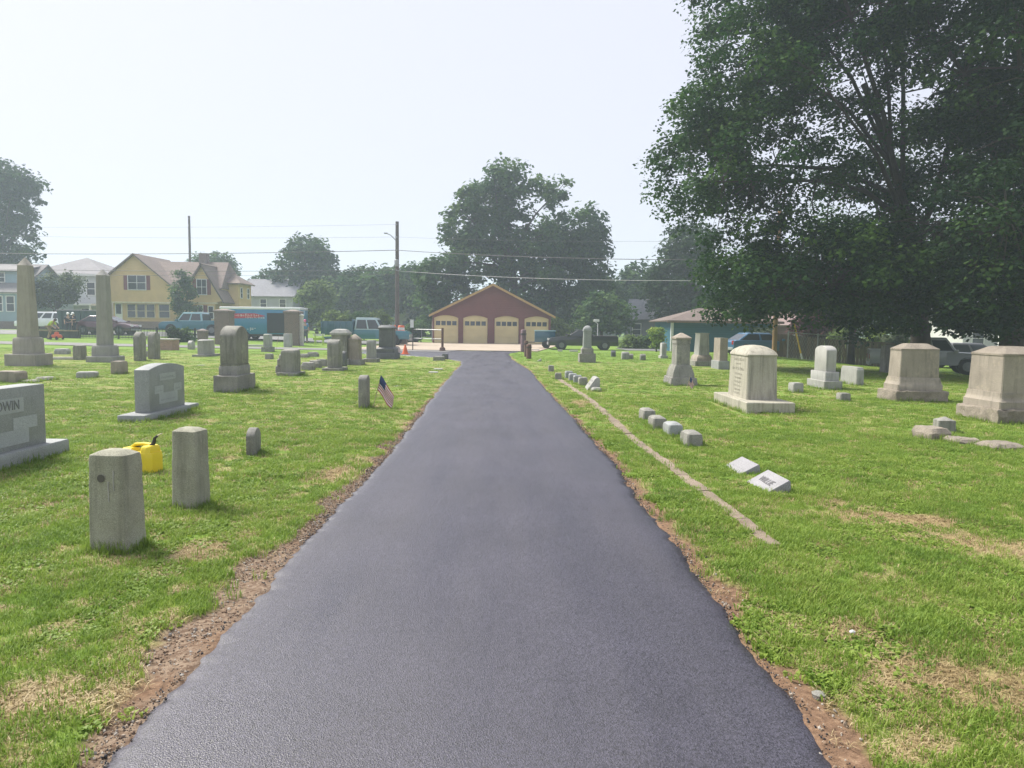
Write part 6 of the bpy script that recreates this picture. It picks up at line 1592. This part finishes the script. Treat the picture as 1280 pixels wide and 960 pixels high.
# --- trees beyond the shed and garage
def far_tree(label, px, Y, ells, ncl, nl, ls, mat, r, seed, clr, name='broadleaf_tree', th=None, **kw):
    x = P(px, 410, Y).x; b = Vector((x, Y, float(H(x, Y)) - .05))
    return tree(name, label, b, ells, ncl, nl, ls, mat, r, seed, clr=clr, trunk_h=th, group='trees behind the cemetery', **kw)
Y = 78
far_tree('big spreading tree with an open crown right behind the garage', 646, Y,
    [E(605,250,32,28,Y,3.6), E(642,228,36,26,Y,3.6), E(580,285,30,34,Y,3.6), E(612,292,36,26,Y,4), E(692,240,24,17,Y,2.6), E(640,268,26,14,Y,3), E(668,300,32,26,Y,4), E(600,325,44,24,Y,4), E(655,345,55,22,Y,5), E(628,215,22,14,Y,2.5)], 290, 60, .40, LF_MID, .5, 21, 1.15, limbs=16, th=14, shell=.55)
Y = 82
far_tree('rounded tree with a dense dark crown at the garage corner', 690, Y,
    [E(715,295,44,45,Y,5), E(735,318,30,40,Y,4.5), E(690,320,45,40,Y,5), E(722,352,42,28,Y,5), E(675,365,45,22,Y,5)], 210, 66, .44, LF_MAPLE, .5, 22, 1.4, limbs=10, th=11, shell=.4)
Y = 76
far_tree('bushy tree at the near end of the garage behind the gate', 552, Y, [E(552,345,28,34,Y,3.5), E(575,365,32,34,Y,3.5), E(545,380,24,24,Y,3), E(600,380,30,20,Y+5,3), E(530,350,16,28,Y,2), E(562,325,18,20,Y,2.4)], 120, 60, .4, LF_MID, .28, 23, 1.2, th=6)
Y = 105
far_tree('tall rounded tree behind the blue van beyond the houses', 386, Y, [E(384,330,36,32,Y,5), E(372,352,34,32,Y,5), E(405,352,28,30,Y,5), E(388,312,24,16,Y,4), E(385,382,36,20,Y,5)], 170, 60, .5, LF_MAPLE, .45, 24, 1.6, th=9)
Y = 82
far_tree('pale green young tree between the van and dump truck', 396, Y, [E(396,372,20,22,Y,2.4), E(402,392,17,18,Y,2.2)], 60, 55, .36, LF_LIGHT, .16, 25, 1.0, th=4)
Y = 100
for i, (px, py, rx, ry, mat, lab) in enumerate([(430, 365, 30, 26, LF_MID, 'hazy tree just beyond the pale green young tree'), (455, 355, 26, 24, LF_MAPLE, 'hazy dark tree with a domed crown above the dump truck'), (480, 352, 22, 22, LF_MID, 'hazy tree left of the utility pole'), (512, 352, 22, 22, LF_MAPLE, 'hazy tree just right of the utility pole'), (528, 372, 20, 32, LF_MAPLE, 'hazy dark tree left of the garage roof')]):
    far_tree(lab, px, Y - 3 * (i % 3), [E(px, py, rx, ry, Y - 3 * (i % 3), 3.5), E(px + 6, py + 20, rx * .9, ry * .8, Y - 3 * (i % 3), 3.5)], 80, 52, .5, mat, .25, 30 + i, 1.5, th=6)
Y = 72
far_tree('dark dense tree behind the teal shed', 868, Y, [E(862,312,38,34,Y,4.5), E(850,345,44,36,Y,4.5), E(880,350,42,40,Y,4.5), E(828,362,30,26,Y,4), E(845,385,40,20,Y,4)], 200, 64, .38, LF_DEEP, .4, 40, 1.25, th=9)
Y = 95
far_tree('hazy far tree between the garage trees and the shed', 800, Y, [E(800,350,24,22,Y,4), E(785,368,20,20,Y,4), E(815,365,24,24,Y,4)], 90, 55, .48, LF_MAPLE, .3, 41, 1.5, th=6)
Y = 68
far_tree('mid green bushy tree beyond the black pickup', 752, Y, [E(752,385,24,22,Y,3), E(770,395,20,20,Y,3), E(740,400,20,16,Y,2.6)], 90, 56, .34, LF_MID, .2, 42, 1.05, th=4)
Y = 92
far_tree('dark tree filling the gap right of the garage', 715, Y, [E(700,388,30,24,Y,4), E(730,385,24,26,Y,4), E(760,372,24,24,Y,4)], 110, 56, .45, LF_DEEP, .25, 43, 1.4, th=5)
Y = 96
far_tree('tall dark tree at the picture edge behind the blue house', 5, Y, [E(12,250,34,38,Y,4.5), E(-15,245,50,50,Y,6), E(5,300,42,34,Y,5), E(-30,310,60,40,Y,6), E(22,225,20,18,Y,3)], 260, 70, .42, LF_MAPLE, .5, 44, 1.4, limbs=11, th=16, shell=.4)
Y = 73.5
far_tree('small airy tree in front of the pale grey house', 70, Y, [E(75,360,25,20,Y,2), E(62,368,18,16,Y,1.8), E(88,352,14,14,Y,1.6)], 70, 46, .26, LF_GREY, .13, 45, .85, name='garden_tree', th=4)
Y = 76
far_tree('narrow green tree in front of the yellow house', 229, Y, [E(228,365,13,22,Y,1.2), E(231,388,15,16,Y,1.3), E(226,348,9,12,Y,.9)], 60, 55, .25, LF_MID, .12, 46, .7, name='garden_tree', th=4)
Y = 108
far_tree('hazy tree peeking over the yellow house roof', 268, Y, [E(265,330,22,14,Y,4), E(278,336,14,12,Y,3)], 60, 55, .45, LF_MID, .3, 47, 1.4, th=9)
Y = 100
far_tree('hazy shrubby tree beyond the grey house', 335, Y + 8, [E(335,352,18,14,Y + 8,4), E(350,365,20,18,Y + 8,4)], 60, 50, .5, LF_MAPLE, .3, 48, 1.4, th=6)
Y = 50
far_tree('dark red leaved ornamental tree behind the chain link fence', 1026, Y, [E(1026,400,24,22,Y,2.2), E(1045,412,22,16,Y,2), E(1020,378,14,14,Y,1.6), E(1005,412,16,16,Y,1.8)], 110, 60, .2, LF_RED, .14, 49, .75, name='red_maple', th=2.6)
# shrubs
def shrub(label, px, py, Y, ells, n, nl, ls, mat, seed, clr=.35, name='shrub'):
    x = P(px, py, Y).x; b = Vector((x, Y, float(H(x, Y)) - .03))
    return tree(name, label, b, ells, n, nl, ls, mat, .05, seed, clr=clr, cat='shrub', limbs=6, fork=.1, shell=.25, trunk_h=b.z + .6)
shrub('bright lime green bush beside the teal shed', 821, 420, 49, [E(821,414,10,8,49,.6), E(822,425,8,10,49,.6)], 45, 46, .12, LF_LIME, 60, .3)
shrub('dark spiky shrub behind the brick planter', 218, 420, 51.5, [E(217,415,9,9,51.5,.6), E(222,422,9,9,51.5,.6)], 45, 40, .12, LF_DEEP, 61, .3)
shrub('green shrub beside the iron fence and teal pickup', 232, 420, 51.8, [E(231,417,8,9,51.8,.5), E(236,425,8,8,51.8,.5)], 40, 40, .12, LF_MID, 62, .3)
shrub('pale green mound of foliage in the brick planter', 213, 432, 49.5, [E(213,430,10,6,49.5,.6), E(206,428,6,4,49.5,.4)], 35, 44, .10, LF_GREY, 63, .25)
shrub('yellow green garden shrub seen under the dark branches', 1080, 440, 46, [E(1083,432,9,9,46,.8), E(1073,438,8,7,46,.7)], 45, 44, .12, LF_LIGHT, 64, .32)
shrub('bright green garden shrub beside the red maple', 1049, 425, 45.5, [E(1048,422,11,9,45.5,.8), E(1052,414,8,7,45.5,.7)], 45, 44, .12, LF_LIGHT, 65, .35)
shrub('lime shrub above the yellow green one under the trees', 1095, 420, 47.5, [E(1096,412,10,9,47.5,.8), E(1092,424,8,8,47.5,.7)], 45, 44, .13, LF_LIME, 66, .35)
shrub('reddish shrub low under the shade tree', 1060, 442, 46.5, [E(1062,440,9,6,46.5,.7)], 30, 44, .11, LF_RED, 67, .3)
shrub('grey green shrub behind the squat sandstone monument', 1115, 432, 46, [E(1118,425,14,12,46,1), E(1128,418,10,9,46,.8)], 55, 44, .13, LF_GREY, 68, .35)
shrub('pale shrub by the blue car and wooden pole', 952, 424, 48, [E(955,418,14,8,48,1)], 40, 44, .12, LF_GREY, 69, .32)
shrub('sunlit slope shrub right of the garage', 702, 420, 70, [E(702,412,14,10,70,1.2), E(694,404,8,8,70,.9)], 50, 44, .2, LF_LIGHT, 70, .5)
for i, (px, w, lab) in enumerate([(420, 22, 'pale green hedge clump above the dump truck bed'), (455, 18, 'pale green hedge clump above the dump truck cab'), (478, 14, 'pale green hedge clump left of the utility pole foot'), (520, 12, 'green hedge clump behind the pipe gate'), (790, 16, 'green hedge clump before the grey bungalow'), (810, 14, 'tall grass clump at the far lawn edge')]):
    Yh = 66 if px < 600 else 56; py = 398 if px < 500 else (412 if px < 600 else 428)
    shrub(lab, px, py, Yh, [E(px, py, w, 10, Yh, 1.2), E(px - 4, py + 9, w * .9, 8, Yh, 1.2)], 60, 40, .2, LF_LIGHT if i % 2 == 0 else LF_MID, 80 + i, .5)

# distant wooded horizon: one mass, all round the view
def woods():
    rs = np.random.default_rng(5); n = 300
    ang = np.radians(np.linspace(-75, 75, n)) + rs.normal(size=n) * .01; R = rs.uniform(150, 210, n)
    C = np.stack([R * np.sin(ang), R * np.cos(ang), rs.uniform(2, 7.0, n)], -1)
    per = 130; ci = np.repeat(np.arange(n), per); m = len(ci); d = rs.normal(size=(m, 3)); d /= np.linalg.norm(d, axis=1, keepdims=True)
    cen = C[ci] + d * rs.uniform(size=(m, 1)) ** .4 * np.array([6.5, 5, 5.0])
    k = cen[:, 2] > 0
    tint = np.clip(.5 + .25 * rs.normal(size=n)[ci] + .15 * rs.normal(size=m), 0, 1)
    o = leaf_cloud('far_woods', cen[k], (d * .6 + np.array([0, 0, .6]))[k], rs.uniform(1.0, 2.0, m)[k], tint[k], LF_MAPLE, None, rs, 'stuff')
    tag(o, 'hazy distant line of woods behind the houses', 'woods')
woods()

scatter_ground()

# ------------------------------------------------------------------ haze
m = bpy.data.materials.new('haze'); m.use_nodes = True; nt = m.node_tree
for n in list(nt.nodes): nt.nodes.remove(n)
out = nt.nodes.new('ShaderNodeOutputMaterial'); pv = nt.nodes.new('ShaderNodeVolumePrincipled')
pv.inputs['Color'].default_value = (0.74, 0.86, 1.0, 1); pv.inputs['Density'].default_value = 0.0016; pv.inputs['Anisotropy'].default_value = 0.2
nt.links.new(pv.outputs[0], out.inputs['Volume'])
hz = MB().box(-460, 460, -60, 740, -2.0, 34.0).build('haze', m, None, kind='stuff')
tag(hz, 'pale humid haze filling the air over the cemetery', 'haze')
